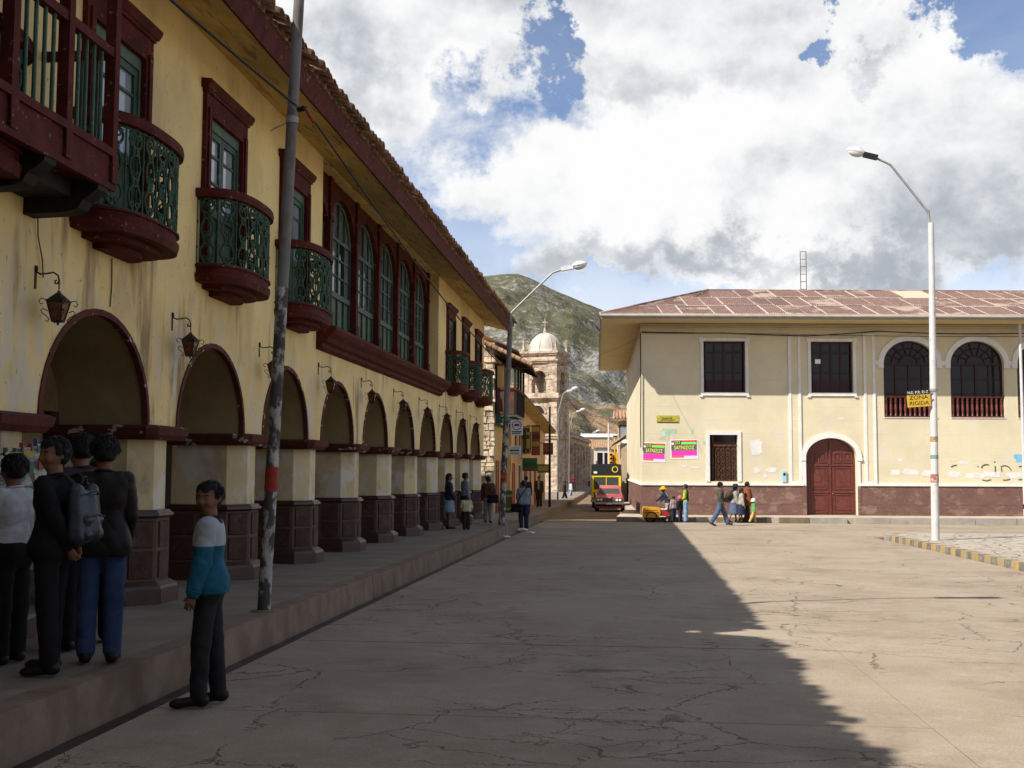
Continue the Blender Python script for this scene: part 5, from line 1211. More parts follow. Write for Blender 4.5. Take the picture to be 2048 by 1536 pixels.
# signs on poles
SG = thing('no_parking_sign', 'white no-parking sign with a red ring on the far arcade lamp pole', 'sign', (-3.39, 34.5, 2.93))
MB().box(-.19, .19, -.008, .008, -.24, .24).build('sign_board', sw, SG)
MB().tube([(.135*math.cos(q), -.010, .07+.135*math.sin(q)) for q in [2*PI*i/20 for i in range(20)]], .014, 5, closed=True).build('red_ring', sr, SG)
MB().box(-.085, .085, -.012, -.0085, .05, .09).box(-.05, .05, -.012, -.0085, .09, .115).build('car_symbol', m_black, SG)
MB().box(-.15, .15, -.012, -.0085, -.14, -.11).box(-.15, .12, -.012, -.0085, -.19, -.16).build('sign_print', m_black, SG)
MB().tube([(-.28, .03, .0), (.1, .03, .0)], .012, 5).build('bracket', m_metal, SG)
SG = thing('direction_sign', 'small white arrow sign with a blue edge on the pavement before the shops', 'sign', (-4.0, 40.2, 2.32))
MB().box(-.22, .22, -.02, .02, -.17, .17).build('sign_board', sw, SG); MB().box(.2201, .25, -.02, .02, -.17, .17).build('sign_edge', sbl, SG)
MB().box(-.15, .15, -.026, -.0201, -.03, .02).prism([(-.2, -.005), (-.14, .05), (-.14, -.06)], -.026, -.0201, 'y').box(-.16, .14, -.026, -.0201, -.12, -.09).build('arrow_print', m_black, SG)
lettering('T U R Q', .08, m_black, SG, at(0, .09, -.023))
MB().tube([(.24, .03, .1), (.24, .03, -2.32-.1)], .02, 6).build('post', m_metal, SG)
SG = thing('zona_rigida_sign', 'yellow sign reading ZONA RIGIDA under a black strip on the tall white lamp', 'sign', (7.71, 30.80, 3.52)); SG.rotation_euler = Euler((0, R(-4), YAW))
MB().box(-.31, .31, -.01, .01, -.17, .15).build('sign_board', P('sign_ochre', (.56, .34, .03), .6), SG)
MB().box(-.33, .31, -.01, .01, .151, .275).build('sign_strip', m_black, SG)
lettering('ZONA', .155, m_black, SG, at(0, .075, -.012), 1.12); lettering('RIGIDA', .145, m_black, SG, at(0, -.075, -.012), 1.12); lettering('N.E. P.R. D-Z', .10, sw, SG, at(-.01, .212, -.012), 1.0)
MB().box(.29, .40, .0, .012, -.02, .02).box(.29, .40, .0, .012, .16, .2).build('bracket', m_metal, SG)
# wires
cable('power_cable', [(-3.95, 2, 5.6), (-3.95, 9.23, 5.74), (-3.50, 11.45, 5.52)], .014, 'black overhead cable reaching the leaning lamp pole from the left', .03)
cable('power_cable', [(-3.45, 11.6, 5.55), (-3.66, 34.55, 4.66)], .014, 'black overhead cable running along the arcade from pole to pole', .10, 60)
MB().tube([(-3.45, 11.6, 5.55), (-3.455, 11.95, 5.50)], .022, 6).build('cable_sleeve', P('red_tape', (.30, .02, .02)), bpy.data.objects['power_cable.001'])
cable('power_cable', [(-3.66, 34.6, 4.75), facade(-.05, -.1, 7.45)], .006, 'thin wire crossing the street from the far lamp to the corner building', .22, 40)
cable('power_cable', [(-4.0, 75, 2.6), facade(-.2, 4, 6.3)], .009, 'lower dark wire rising across the street to the corner building side', .05, 30)
cable('wall_wire', [(WX+.03, 9.3, 4.0), (WX+.02, 9.35, 3.7), (WX+.03, 9.42, 3.5), (WX+.02, 9.46, 3.35)], .006, 'thin wire dangling under the wooden balcony by the first lantern')
cable('wall_wire', [(WX+.012, 10.80, 3.78), (WX+.012, 10.815, 3.5), (WX+.012, 10.79, 3.28)], .006, 'thin wire hanging from the first iron balcony to the arch below')
# ================================================================ VEHICLES
def wheel(T, c, r, w_, mt_rim):
    t = MB().tube([(c[0]-w_/2, c[1], c[2]), (c[0]+w_/2, c[1], c[2])], r, 18).build('wheel', P('tyre', (.02, .02, .02), .9), T)
    MB().tube([(c[0]-w_/2-.004, c[1], c[2]), (c[0]+w_/2+.004, c[1], c[2])], r*.58, 12).build('rim', mt_rim, t)
m_carp = M('faded_red_car_paint', (.38, .085, .085), .45, .15, 3, .05, 20, [dict(col=(.42, .12, .12), scale=2, lo=.5, hi=.7, amt=.5)], coord='obj', coat=.4)
m_chrome = P('chrome', (.6, .6, .6), .2, metallic=.9); m_wind = P('windscreen', (.05, .065, .06), .08, spec=.8)
CA = thing('parked_car', 'old faded red sedan with four round headlights facing the plaza', 'car', (-.99, 61.2, gz(61.2)))
def loft(mb_, secs, mi=0, smooth=False):  # secs: list of (y, [(x,z)...]) symmetric rings
    n = len(secs[0][1]); vs = [(x, y_, z) for y_, ring_ in secs for x, z in ring_]; fs = []
    for i in range(len(secs)-1):
        for k in range(n): fs.append((i*n+k, i*n+(k+1) % n, (i+1)*n+(k+1) % n, (i+1)*n+k))
    fs += [tuple(range(n))[::-1], tuple(range((len(secs)-1)*n, len(secs)*n))]
    return mb_.add(vs, fs, mi, smooth)
def sec(w_, z0, z1, sh=.93): return [(-w_*.94, z0), (w_*.94, z0), (w_, z0+.12), (w_, z0+.32), (w_*sh, z1-.03), (w_*(sh-.08), z1), (-w_*(sh-.08), z1), (-w_*sh, z1-.03), (-w_, z0+.32), (-w_, z0+.12)]
mb = MB(); loft(mb, [(-.02, sec(.72, .30, .74)), (.06, sec(.77, .24, .80)), (.6, sec(.79, .22, .85)), (1.15, sec(.80, .22, .89)), (2.9, sec(.80, .22, .91)), (3.5, sec(.79, .24, .88)), (4.05, sec(.76, .28, .82))]); mb.build('body', m_carp, CA)
mb = MB(); loft(mb, [(1.05, [(-.70, .89), (.70, .89), (.69, .90), (-.69, .90)]), (1.55, [(-.68, .89), (.68, .89), (.56, 1.36), (-.56, 1.36)]), (1.75, [(-.68, .89), (.68, .89), (.55, 1.40), (-.55, 1.40)]), (2.6, [(-.68, .89), (.68, .89), (.55, 1.40), (-.55, 1.40)]), (3.2, [(-.69, .89), (.69, .89), (.67, .92), (-.67, .92)])]); mb.build('cabin', m_carp, CA)
MB().add([(-.60, 1.10, .955), (.60, 1.10, .955), (.50, 1.515, 1.325), (-.50, 1.515, 1.325)], [(0, 1, 2, 3)]).build('windscreen', m_wind, CA)
for s_ in (-1, 1): MB().add([(s_*.705, 1.35, .93), (s_*.705, 2.9, .93), (s_*.585, 2.55, 1.33), (s_*.585, 1.75, 1.33)], [(0, 1, 2, 3)]).build('side_window', m_wind, CA); MB().box(s_*.84-.05, s_*.84+.05, 1.25, 1.3, .92, 1.02).build('wing_mirror', m_black, CA)
MB().box(-.66, .66, -.045, -.0, .56, .74).build('grille', m_black, CA)
for k in range(5): MB().box(-.38, .38, -.05, -.0451, .58+.032*k, .59+.032*k).build('grille_bar', m_greyw, CA)
for x in (-.58, -.42, .42, .58): MB().tube([(x, -.07, .65), (x, -.02, .65)], .068, 12).build('headlight', P('headlight_glass', (.75, .75, .70), .1), CA)
MB().box(-.78, .78, -.14, -.02, .42, .53).build('bumper', m_chrome, CA); MB().box(-.16, .16, -.15, -.1401, .40, .50).build('number_plate', sw, CA)
MB().box(-.7, .7, -.02, .2, .24, .40).build('valance', m_carp, CA)
for x in (-.70, .70):
    for y_ in (.75, 3.2): wheel(CA, (x, y_, .30), .30, .17, m_chrome)
BU = thing('minibus', 'black minibus with a yellow-framed windscreen behind the red car', 'bus', (-1.27, 68, gz(68)))
m_busk = P('bus_black', (.018, .02, .024), .4); m_busy = P('bus_yellow', (.70, .50, .02), .45)
MB().box(-.90, .90, 0, 5.2, .35, 1.95).build('body', m_busk, BU)
MB().prism([(-.90, 1.951), (.90, 1.951), (.88, 2.62), (.55, 2.66), (-.55, 2.66), (-.88, 2.62)], -.06, 5.2, 'y').build('roof_board', m_busk, BU)
MB().box(-.88, -.74, -.05, -.001, .62, 1.90).box(.74, .88, -.05, -.001, .62, 1.90).box(-.88, .88, -.055, -.001, 1.86, 2.02).build('windscreen_frame', m_busy, BU)
MB().box(-.74, .74, -.03, -.001, 1.12, 1.86).build('windscreen', m_wind, BU); MB().box(-.02, .02, -.035, -.0301, 1.12, 1.86).box(-.74, .74, -.04, -.001, .95, 1.119).build('windscreen_bar', m_busy, BU)
for x in (-1.02, 1.02): MB().box(x-.07, x+.07, -.12, -.08, 1.3, 1.62).tube([(x, -.08, 1.6), (x*.86, .02, 1.75)], .015, 5).build('wing_mirror', m_busk, BU)
MB().tube([(.52, -.075, 2.33), (.52, -.061, 2.33)], .19, 18).build('round_emblem', m_busy, BU); MB().tube([(.52, -.079, 2.33), (.52, -.0755, 2.33)], .14, 18).build('emblem_centre', m_busk, BU)
MB().box(-.75, -.55, -.075, -.061, 2.08, 2.2).build('route_plate', sw, BU)
for x in (-.6, .6): MB().tube([(x, -.05, .85), (x, .0, .85)], .09, 10).build('headlight', P('headlight_glass', (.75, .75, .70), .1), BU)
MB().box(-.92, .92, -.12, 0, .35, .55).build('bumper', m_greyw, BU)
for x in (-.78, .78):
    for y_ in (.9, 4.2): wheel(BU, (x, y_, .34), .34, .2, m_greyw)
CT = thing('vendor_tricycle', 'yellow vendor tricycle cart parked at the corner kerb', 'cart', (.95, 46.55, gz(46.55)), R(5)); CT.scale = (.88, .88, .88)
m_cy = M('cart_yellow', (.58, .30, .02), .5, .15, 5, .05, 20, coord='obj'); m_cr = P('cart_red', (.30, .03, .02), .5)
MB().prism([(-.38, .22), (.34, .22), (.42, .45), (.36, .68), (-.36, .72), (-.40, .5)], -.25, .25, 'y').build('cart_box', m_cy, CT)
MB().box(-.36, .36, -.262, -.251, .44, .47).box(-.30, .26, -.262, -.251, .54, .56).build('box_trim', m_cr, CT)
MB().prism([(.42, .30), (.86, .26), (.84, .42), (.60, .58), (.44, .56)], -.2, .2, 'y').build('cart_seat_body', m_cr, CT)
MB().box(.40, .72, -.2, .2, .585, .62).build('cart_lid', sw, CT)
for y_ in (-.27, .27):
    w_ = MB().tube([(.0+.24*math.cos(q), y_, .24+.24*math.sin(q)) for q in [2*PI*i/18 for i in range(18)]], .022, 6, closed=True).build('wheel', P('tyre', (.02, .02, .02), .9), CT)
    MB().tube([(0, y_-.03, .24), (0, y_+.03, .24)], .04, 8).build('hub', m_metal, w_)
MB().tube([(.95+.2*math.cos(q), 0, .22+.2*math.sin(q)) for q in [2*PI*i/18 for i in range(18)]], .022, 6, closed=True).build('wheel', P('tyre', (.02, .02, .02), .9), CT)
MB().tube([(.55, 0, .35), (.95, 0, .22), (.88, 0, .70)], .02, 6).tube([(.88, -.25, .78), (.88, 0, .70), (.88, .25, .78)], .016, 6).build('fork', m_metal, CT)
# ---- litter
def litter(label, x, y_, s_):
    m = bmesh.new(); bmesh.ops.create_icosphere(m, subdivisions=2, radius=1)
    for v in m.verts: f_ = .6+.7*rq.random(); v.co = Vector((v.co.x*s_*f_*1.4, v.co.y*s_*f_, max(-.1, v.co.z)*s_*.45*f_))
    me = bpy.data.meshes.new('litter'); m.to_mesh(me); m.free(); me.materials.append(P('crumpled_paper', (.72, .72, .72), .8))
    tag(link('litter', me), label, 'litter', 'scraps of paper by the kerb').location = (x, y_, gz(y_)+.03)
litter('crumpled white bag lying against the kerb by the far lamp', -3.45, 37.2, .15); litter('flat white paper scrap on the road behind the man with the bag', -3.05, 35.4, .11); litter('small white scrap in the gutter short of the far lamp', -3.53, 32.8, .10)
# ---- newspapers pegged on a line at the first pier
m_print = {k: M('newsprint_'+k, c, .9, .1, 6, 0, layers=[dict(col=(.12, .12, .12), scale=(9, 9, 60), lo=.5, hi=.56, amt=.6)]) for k, c in dict(a=(.62, .60, .55), b=(.60, .58, .50)).items()}
nc = [P('news_green', (.08, .20, .13)), P('news_red', (.34, .08, .06)), P('news_blue', (.09, .12, .24)), P('news_yellow', (.42, .33, .08))]
tag(MB().tube([(-4.93, 7.9, 1.70), (-4.95, 8.6, 1.78), (-4.97, 9.2, 1.89), (-5.1, 9.62, 1.95)], .006, 5).build('string_line', m_wire), 'thin line strung along the first pier holding newspapers', 'string')
NPOS = [(8.10, 1.72), (8.36, 1.75), (8.62, 1.785), (8.86, 1.83), (9.08, 1.87)]
for k, (y_, z) in enumerate(NPOS):
    N = thing('newspaper', f'newspaper pegged on a line at the first pier, {ORD[k]} from the left', 'newspaper', (-4.95, y_, z), group='newspapers hung for passers-by')
    n = 5; vs = []; fs = []
    for i in range(n+1):
        for j in (0, 1): vs.append((.03*math.sin(i*.7+k)+.012*j, -.10+.20*j, -.32*i/n))
    fs = [(2*i, 2*i+1, 2*i+3, 2*i+2) for i in range(n)]
    sh_ = MB().add(vs, fs).add([(v[0]-.006, v[1], v[2]) for v in vs], [f_[::-1] for f_ in fs]).build('sheet', m_print['ab'[k % 2]], N)
    MB().box(.025, .034, -.09, .09, -.08, -.03).build('headline', nc[k % 4], N); MB().box(.03, .045, -.08, .06, -.22, -.13).build('picture', nc[(k+1) % 4], N)
    for s_ in (-.07, .07): MB().box(-.012, .02, s_-.012, s_+.012, -.03, .035).build('clothes_peg', nc[(k+2) % 4], N)
# ================================================================ PEOPLE
def surf_nets(F, org, h):
    s = F < 0; nx, ny, nz = F.shape
    cs = np.zeros((nx-1, ny-1, nz-1), np.int8)
    off = [(i, j, k) for i in (0, 1) for j in (0, 1) for k in (0, 1)]
    for i, j, k in off: cs += s[i:nx-1+i, j:ny-1+j, k:nz-1+k]
    mix = (cs > 0) & (cs < 8); I, J, K = np.nonzero(mix)
    vid = -np.ones(mix.shape, np.int64); vid[I, J, K] = np.arange(len(I))
    acc = np.zeros((len(I), 3)); cnt = np.zeros(len(I))
    for a in off:
        for ax in range(3):
            if a[ax]: continue
            b = list(a); b[ax] = 1
            fa = F[I+a[0], J+a[1], K+a[2]]; fb = F[I+b[0], J+b[1], K+b[2]]; c_ = (fa < 0) != (fb < 0)
            t = np.where(c_, fa/(fa-fb+1e-12), 0); p_ = np.tile(np.array(a, float), (len(I), 1)); p_[:, ax] = t
            acc += p_*c_[:, None]; cnt += c_
    V = (np.stack([I, J, K], -1)+acc/cnt[:, None])*h+org
    Q = []
    for ax in range(3):
        sl0 = [slice(None)]*3; sl1 = [slice(None)]*3; sl0[ax] = slice(0, -1); sl1[ax] = slice(1, None)
        d = s[tuple(sl0)] != s[tuple(sl1)]; i, j, k = np.nonzero(d); ijk = [i, j, k]
        u, v = (ax+1) % 3, (ax+2) % 3
        ok = (ijk[u] > 0) & (ijk[v] > 0) & (ijk[u] < F.shape[u]-1) & (ijk[v] < F.shape[v]-1)
        ijk = [q[ok] for q in ijk]
        def cell(du, dv):
            q = [c_.copy() for c_ in ijk]; q[u] = q[u]-du; q[v] = q[v]-dv; return vid[q[0], q[1], q[2]]
        q4 = np.stack([cell(1, 1), cell(0, 1), cell(0, 0), cell(1, 0)], -1)
        fl = s[tuple(sl0)][ijk[0], ijk[1], ijk[2]]
        q4 = np.where(fl[:, None], q4, q4[:, ::-1]); Q.append(q4)
    return V, np.concatenate(Q)
def sdf_mesh(prims, h, clip=None, wr=0., seed=0, grow=0.):
    lo = np.min([np.minimum(p['a'], p['b'])-max(p['r']) for p in prims], 0)-.05-grow; hi = np.max([np.maximum(p['a'], p['b'])+max(p['r']) for p in prims], 0)+.05+grow
    n = np.ceil((hi-lo)/h).astype(int)+1; F = np.full(n, .5, np.float32)
    ax = [lo[i]+h*np.arange(n[i]) for i in range(3)]
    for p in prims:
        a, b, (ra, rb), k = np.array(p['a'], float), np.array(p['b'], float), p['r'], p['k']
        sc = np.array(p.get('s', (1, 1, 1)), float)
        m = max(ra, rb)*max(1, sc.max())+k+.04+grow
        i0 = np.maximum(((np.minimum(a, b)-m-lo)/h).astype(int), 0); i1 = np.minimum(((np.maximum(a, b)+m-lo)/h).astype(int)+2, n)
        X, Y, Z = np.meshgrid(*[ax[q][i0[q]:i1[q]] for q in range(3)], indexing='ij')
        px, py, pz = (X-a[0])/sc[0], (Y-a[1])/sc[1], (Z-a[2])/sc[2]; ab = (b-a)/sc; L2 = (ab**2).sum()
        t = np.clip((px*ab[0]+py*ab[1]+pz*ab[2])/L2, 0, 1) if L2 > 1e-9 else 0
        d = np.sqrt((px-t*ab[0])**2+(py-t*ab[1])**2+(pz-t*ab[2])**2)-(ra+(rb-ra)*t)-grow
        d = d*sc.min()
        S_ = F[i0[0]:i1[0], i0[1]:i1[1], i0[2]:i1[2]]
        if p.get('sub'): S_[...] = np.maximum(S_, -d)
        else:
            q = np.maximum(k-np.abs(S_-d), 0)/max(k, 1e-6); S_[...] = np.minimum(S_, d)-q*q*k*.25
    if wr or clip:
        X, Y, Z = np.meshgrid(*ax, indexing='ij')
        if wr: F -= wr*((np.abs(np.sin(15*Z+2.2*np.sin(9*X+seed)+2.4*np.sin(8*Y+2)+6*X+seed))**.5-.7)*(.6+.4*np.cos(7*Z+9*X))+.6*(np.abs(np.sin(29*Z-11*X+3*np.sin(13*Y+seed)+1.5*np.sin(9*Z)))**.5-.7)*np.sin(6*Z+5*Y+seed))
        if clip: F = np.maximum(F, clip(X, Y, Z))
    F[0] = F[-1] = .5; F[:, 0] = F[:, -1] = .5; F[:, :, 0] = F[:, :, -1] = .5
    return surf_nets(F, lo, h)
def np_obj(name, V, Q, mats, parent, mi=None):
    me = bpy.data.meshes.new(name); me.from_pydata(V.tolist(), [], Q.tolist())
    for m in (mats if isinstance(mats, list) else [mats]): me.materials.append(m)
    me.polygons.foreach_set('use_smooth', [True]*len(Q))
    if mi is not None: me.polygons.foreach_set('material_index', np.asarray(mi, int).tolist())
    me.update(); return link(name, me, parent)
def C_(a, b, ra, rb, k=.03, **kw): return dict(a=np.array(a, float), b=np.array(b, float), r=(ra, rb), k=k, **kw)
m_skin = M('skin_brown', (.20, .095, .055), .6, .12, 20, .1, 60, coord='obj'); m_hair = P('black_hair', (.008, .007, .007), .45, bump=.5, bs=160)
m_eye = P('dark_eye', (.012, .008, .006), .3); m_lip = P('lip', (.13, .045, .035), .6); m_shoe = P('black_shoe', (.012, .010, .010), .5)
def cloth(name, col, rough=.85, **k): return M('cloth_'+name, col, rough, **{**dict(var=.2, vs=9, bump=.4, bs=60, coord='obj', bdist=.005, spec=.2), **k})
def person(label, loc, heading, H=1.6, top=None, bottom=None, split=None, legs=((0, 0), (0, 0)), arms=((.05, .12, .15, .0), (.05, .12, .15, .0)), lean=0., hy=0., tilt=0., puff=.022, hem=.90, det=0, skirt=None, hat=None, hair_long=False, sleeve=1., poncho=None, shoes=None, group=None, leg_puff=.022, bulk=1.):
    T = thing('person', label, 'person', loc, heading, group)
    s = H/1.70; h = .0105 if det else .020
    lf = lambda p: np.array([p[0], p[1]+lean*max(0, p[2]-.93), p[2]])
    J = {}
    minz = 9
    for k, sd in ((0, -1), (1, 1)):
        a, b = legs[k]; hip = np.array([sd*.088, 0, .90]); knee = hip+.41*np.array([sd*.02, math.sin(a), -math.cos(a)]); ank = knee+.41*np.array([0, math.sin(a-b), -math.cos(a-b)])
        fa = a-b; fw = np.array([sd*.10, math.cos(min(0, fa)*.7), math.sin(min(0, fa)*.9)]); J['leg', k] = [hip, knee, ank, ank+np.array([0, -.03, -.045]), ank+fw*.155+np.array([0, 0, -.055])]
        minz = min(minz, J['leg', k][3][2]-.035, J['leg', k][4][2]-.03)
    dz = -minz
    for k in (0, 1): J['leg', k] = [p+np.array([0, 0, dz]) for p in J['leg', k]]
    up = lambda p: lf(np.array(p, float))+np.array([0, 0, dz])
    for k, sd in ((0, -1), (1, 1)):
        f, d, e, i = arms[k]; sh = up((sd*.172*bulk, 0, 1.385)); ud = np.array([sd*math.sin(d), math.sin(f), -math.cos(f)*math.cos(d)]); ud /= np.linalg.norm(ud)
        el = sh+.275*ud; fd = np.array([-sd*math.sin(i)+sd*math.sin(d)*.4, math.sin(f+e), -math.cos(f+e)]); fd /= np.linalg.norm(fd); wr = el+.245*fd
        J['arm', k] = [sh, el, wr, fd]
    torso = lambda g: [C_(up((-.125*bulk, 0, 1.365)), up((.125*bulk, 0, 1.365)), .075+g, .075+g, .05), C_(up((-.085*bulk, .005, 1.24)), up((.085*bulk, .005, 1.24)), .103*bulk+g, .103*bulk+g, .08), C_(up((-.065*bulk, 0, 1.07)), up((.065*bulk, 0, 1.07)), .098*bulk+g, .098*bulk+g, .08), C_(up((-.078, 0, .94)), up((.078, 0, .94)), .108+g, .108+g, .08)]
    hs = 1.05; hc = up((0, .012, 1.605)); cy, sy_ = math.cos(hy), math.sin(hy); ct, st = math.cos(tilt), math.sin(tilt)
    def hp(x, y, z):
        x, y, z = x*hs, y*hs, z*hs; y, z = y*ct+z*st, -y*st+z*ct
        return hc+np.array([x*cy-y*sy_, x*sy_+y*cy, z])
    head = [C_(hp(0, -.012, .022), hp(0, .0, .022), .082, .082, .02), C_(hp(0, .005, .035), hp(0, .012, -.01), .074, .072, .03), C_(hp(0, .022, -.03), hp(0, .040, -.075), .062, .040, .03),
            C_(hp(0, .088, .0), hp(0, .104, -.030), .010, .016, .012), C_(hp(-.035, .070, -.028), hp(.035, .070, -.028), .026, .026, .03), C_(hp(0, .082, -.062), hp(0, .082, -.062), .014, .014, .015), C_(hp(-.03, .075, .022), hp(.03, .075, .022), .014, .014, .015)]
    for sd in (-1, 1): head.append(C_(hp(sd*.076, -.008, .004), hp(sd*.080, -.012, -.026), .016, .011, .008))
    for q in head: q['r'] = (q['r'][0]*hs, q['r'][1]*hs)
    body = torso(0)+[C_(up((0, -.005, 1.38)), hp(0, .0, -.05), .060, .055, .04)]+head
    for k in (0, 1):
        hip, knee, ank, heel, toe = J['leg', k]; body += [C_(hip, knee, .078, .055, .04), C_(knee, ank, .054, .036, .03), C_(ank, heel, .034, .034, .03), C_(heel, toe, .034, .028, .03)]
        sh, el, wr, fd = J['arm', k]; body += [C_(sh, el, .048, .038, .03), C_(el, wr, .037, .026, .02)]
        # hand: palm, four fingers, thumb from the side of the palm
        sd = -1 if k == 0 else 1
        lat = np.cross(fd, [sd*1., 0, 0]); lat = lat/np.linalg.norm(lat) if np.linalg.norm(lat) > .2 else np.array([0, 1., 0])
        nrm = np.cross(lat, fd)*(-1 if k else 1); nrm = nrm/np.linalg.norm(nrm)
        if nrm[0]*sd > 0: nrm = -nrm
        fw = lat if lat[1] > 0 else -lat
        pe = wr+fd*.075
        body += [C_(wr, pe, .022, .020, .015), C_(wr+fd*.03-fw*.014, pe-fw*.022, .016, .015, .012), C_(wr+fd*.03+fw*.014, pe+fw*.022, .016, .015, .012)]
        if det:
            for q, (o_, l1, l2) in enumerate(((-.032, .032, .030), (-.011, .040, .036), (.011, .044, .040), (.031, .038, .034))):
                b0 = pe+fw*o_; b1 = b0+(fd*.93+nrm*.35)*l1; b2 = b1+(fd*.6+nrm*.8)*l2; body += [C_(b0, b1, .0088, .0082, .005), C_(b1, b2, .0082, .0066, .004)]
            t0 = wr+fd*.028+fw*.022; t1 = t0+(fd*.65+fw*.65+nrm*.3)*.038; t2 = t1+(fd*.85+fw*.15+nrm*.45)*.030; body += [C_(t0, t1, .011, .0095, .006), C_(t1, t2, .0095, .0075, .004)]
    sv = lambda VQ: (VQ[0]*s, VQ[1])
    V, Q = sv(sdf_mesh(body, h*.9)); np_obj('body', V, Q, m_skin, T)
    # hair
    def hair_clip(X, Y, Z):
        x, y, z = X-hc[0], Y-hc[1], Z-hc[2]; lx, ly = x*cy+y*sy_, -x*sy_+y*cy
        lo_ = np.where(ly > .045, .052+.2*(ly-.05)+.02*np.sin(lx*60), np.where(ly > -.005, -.012, -.075 if not hair_long else -.26))
        return np.maximum(lo_-z, ly-.115)*.7
    hr = [C_(hp(0, -.018, .022), hp(0, .006, .032), .092*hs, .091*hs, .02), C_(hp(0, -.028, -.01), hp(0, -.02, .03), .082*hs, .085*hs, .02)]
    if hair_long: hr.append(C_(hp(0, -.06, -.02), up((0, -.09, 1.32)), .06, .035, .03))
    V, Q = sv(sdf_mesh(hr, h*.8, hair_clip, .003, 3)); ho = np_obj('hair', V, Q, m_hair, T)
    if det:
        hm = MB(); rh = random.Random(int(H*1000)+int(heading*100))
        for _ in range(420):
            a = rh.uniform(0, 2*PI); e = rh.uniform(-.25, 1.45); y0 = math.cos(e)*math.sin(a)
            if e < .55 and y0 > .35: continue
            d = np.array([math.cos(e)*math.cos(a), y0, math.sin(e)]); c0_ = np.array([0, -.012, .028]); rr_ = .100
            p0 = c0_+d*rr_*.97; tg = np.array([d[0]*.4+rh.gauss(0, .3), (.55 if d[1] > .1 else -.35)+rh.gauss(0, .3), -.75*(1-d[2]*.6)+rh.gauss(0, .2)]); tg -= d*tg.dot(d)*.85; tg /= np.linalg.norm(tg)+1e-6
            L_ = rh.uniform(.025, .055); p1 = p0+tg*L_*.5+d*.008; p2 = p0+tg*L_+d*rh.uniform(-.002, .008)
            hm.tube([tuple(hp(*p0)*s), tuple(hp(*p1)*s), tuple(hp(*p2)*s)], [.0055*s, .0045*s, .001*s], 3, cap=False)
        hm.build('hair_strands', m_hair, ho)
    if det:
        for sd in (-1, 1):
            c_ = hp(sd*.031, .083, .0)*s; MB().ball(tuple(c_), (.013*s, .013*s, .008*s), 8).build('eye', m_eye, T)
            MB().tube([tuple(hp(sd*.015, .090, .020)*s), tuple(hp(sd*.033, .088, .026)*s), tuple(hp(sd*.050, .076, .021)*s)], .005*s, 5).build('eyebrow', m_hair, T)
        MB().tube([tuple(hp(-.023, .088, -.062)*s), tuple(hp(0, .096, -.060)*s), tuple(hp(.023, .088, -.062)*s)], .0055*s, 5).build('mouth', m_lip, T)
    # top garment
    wrk = .009 if det else .005
    if top is not None:
        g = puff; tp = torso(g*.8)
        if hem < .90: tp.append(C_(up((-.085, 0, hem+.06)), up((.085, 0, hem+.06)), .112+g*1.3, .112+g*1.3, .06))
        for k in (0, 1):
            sh, el, wr, fd = J['arm', k]; slv = [C_(sh, el, .058+g*.7, .047+g*.8, .02)]
            if sleeve >= 1: slv.append(C_(el, el+(wr-el)*.95, .047+g*.8, .036+g*.75, .012))
            V, Q = sv(sdf_mesh(slv, h, None, wrk*1.2, 2+k)); mi = None; ml = [top]
            if split:
                cz_ = V[Q].mean(1)/s; mi = np.zeros(len(Q), int); ml = [top]+[m_ for _, m_ in split]
                for q, (fn, m_) in enumerate(split): mi[fn(cz_[:, 0], cz_[:, 1]-lean*np.maximum(0, cz_[:, 2]-.93), cz_[:, 2]-dz)] = q+1
            np_obj('sleeve', V, Q, ml, T, mi)
        tp.append(C_(up((0, -.012, 1.405)), up((0, -.008, 1.445)), .072+g*.4, .066+g*.3, .02))
        zc = hem+dz
        def tclip(X, Y, Z):
            c1 = np.where(np.abs(X) < .22, zc-Z, -1.); c2 = np.where((np.abs(X) < .1), Z-(1.455+dz), -1.)
            return np.maximum(c1, c2)
        V, Q = sv(sdf_mesh(tp, h, tclip, wrk, 5))
        if split:
            cz_ = V[Q].mean(1)/s; mi = np.zeros(len(Q), int)
            for q, (fn, m_) in enumerate(split): mi[fn(cz_[:, 0], cz_[:, 1]-lean*np.maximum(0, cz_[:, 2]-.93), cz_[:, 2]-dz)] = q+1
            np_obj('top_garment', V, Q, [top]+[m_ for _, m_ in split], T, mi)
        else: np_obj('top_garment', V, Q, top, T)
    if det and top is not None:
        n = 30; zb_ = hem+.022; rx, ry = (.088+.112*1.0+puff*1.05), (.112+puff*1.15)
        if hem < .95 and split: MB().tube([tuple(up((rx*math.cos(2*PI*i/n), ry*math.sin(2*PI*i/n), zb_))*s) for i in range(n)], .013*s, 6, closed=True).build('hem_band', top, T)
        cr = .062+puff*.3; MB().tube([tuple(up((cr*math.cos(q)*1.05, cr*math.sin(q)-.008, 1.452+.012*math.sin(q+PI)))*s) for q in [2*PI*i/16 for i in range(16)]], .011*s, 6, closed=True).build('collar', top if not split else split[-1][1], T)
        for k in (0, 1):
            sh, el, wr_, fd = J['arm', k]; c0_ = el+(wr_-el)*.93; u_ = np.cross(fd, [1, .3, 0]); u_ /= np.linalg.norm(u_); w_ = np.cross(fd, u_); rc = .036+puff*.72
            MB().tube([tuple((c0_+rc*(u_*math.cos(q)+w_*math.sin(q)))*s) for q in [2*PI*i/14 for i in range(14)]], .008*s, 5, closed=True).build('cuff', top, T)
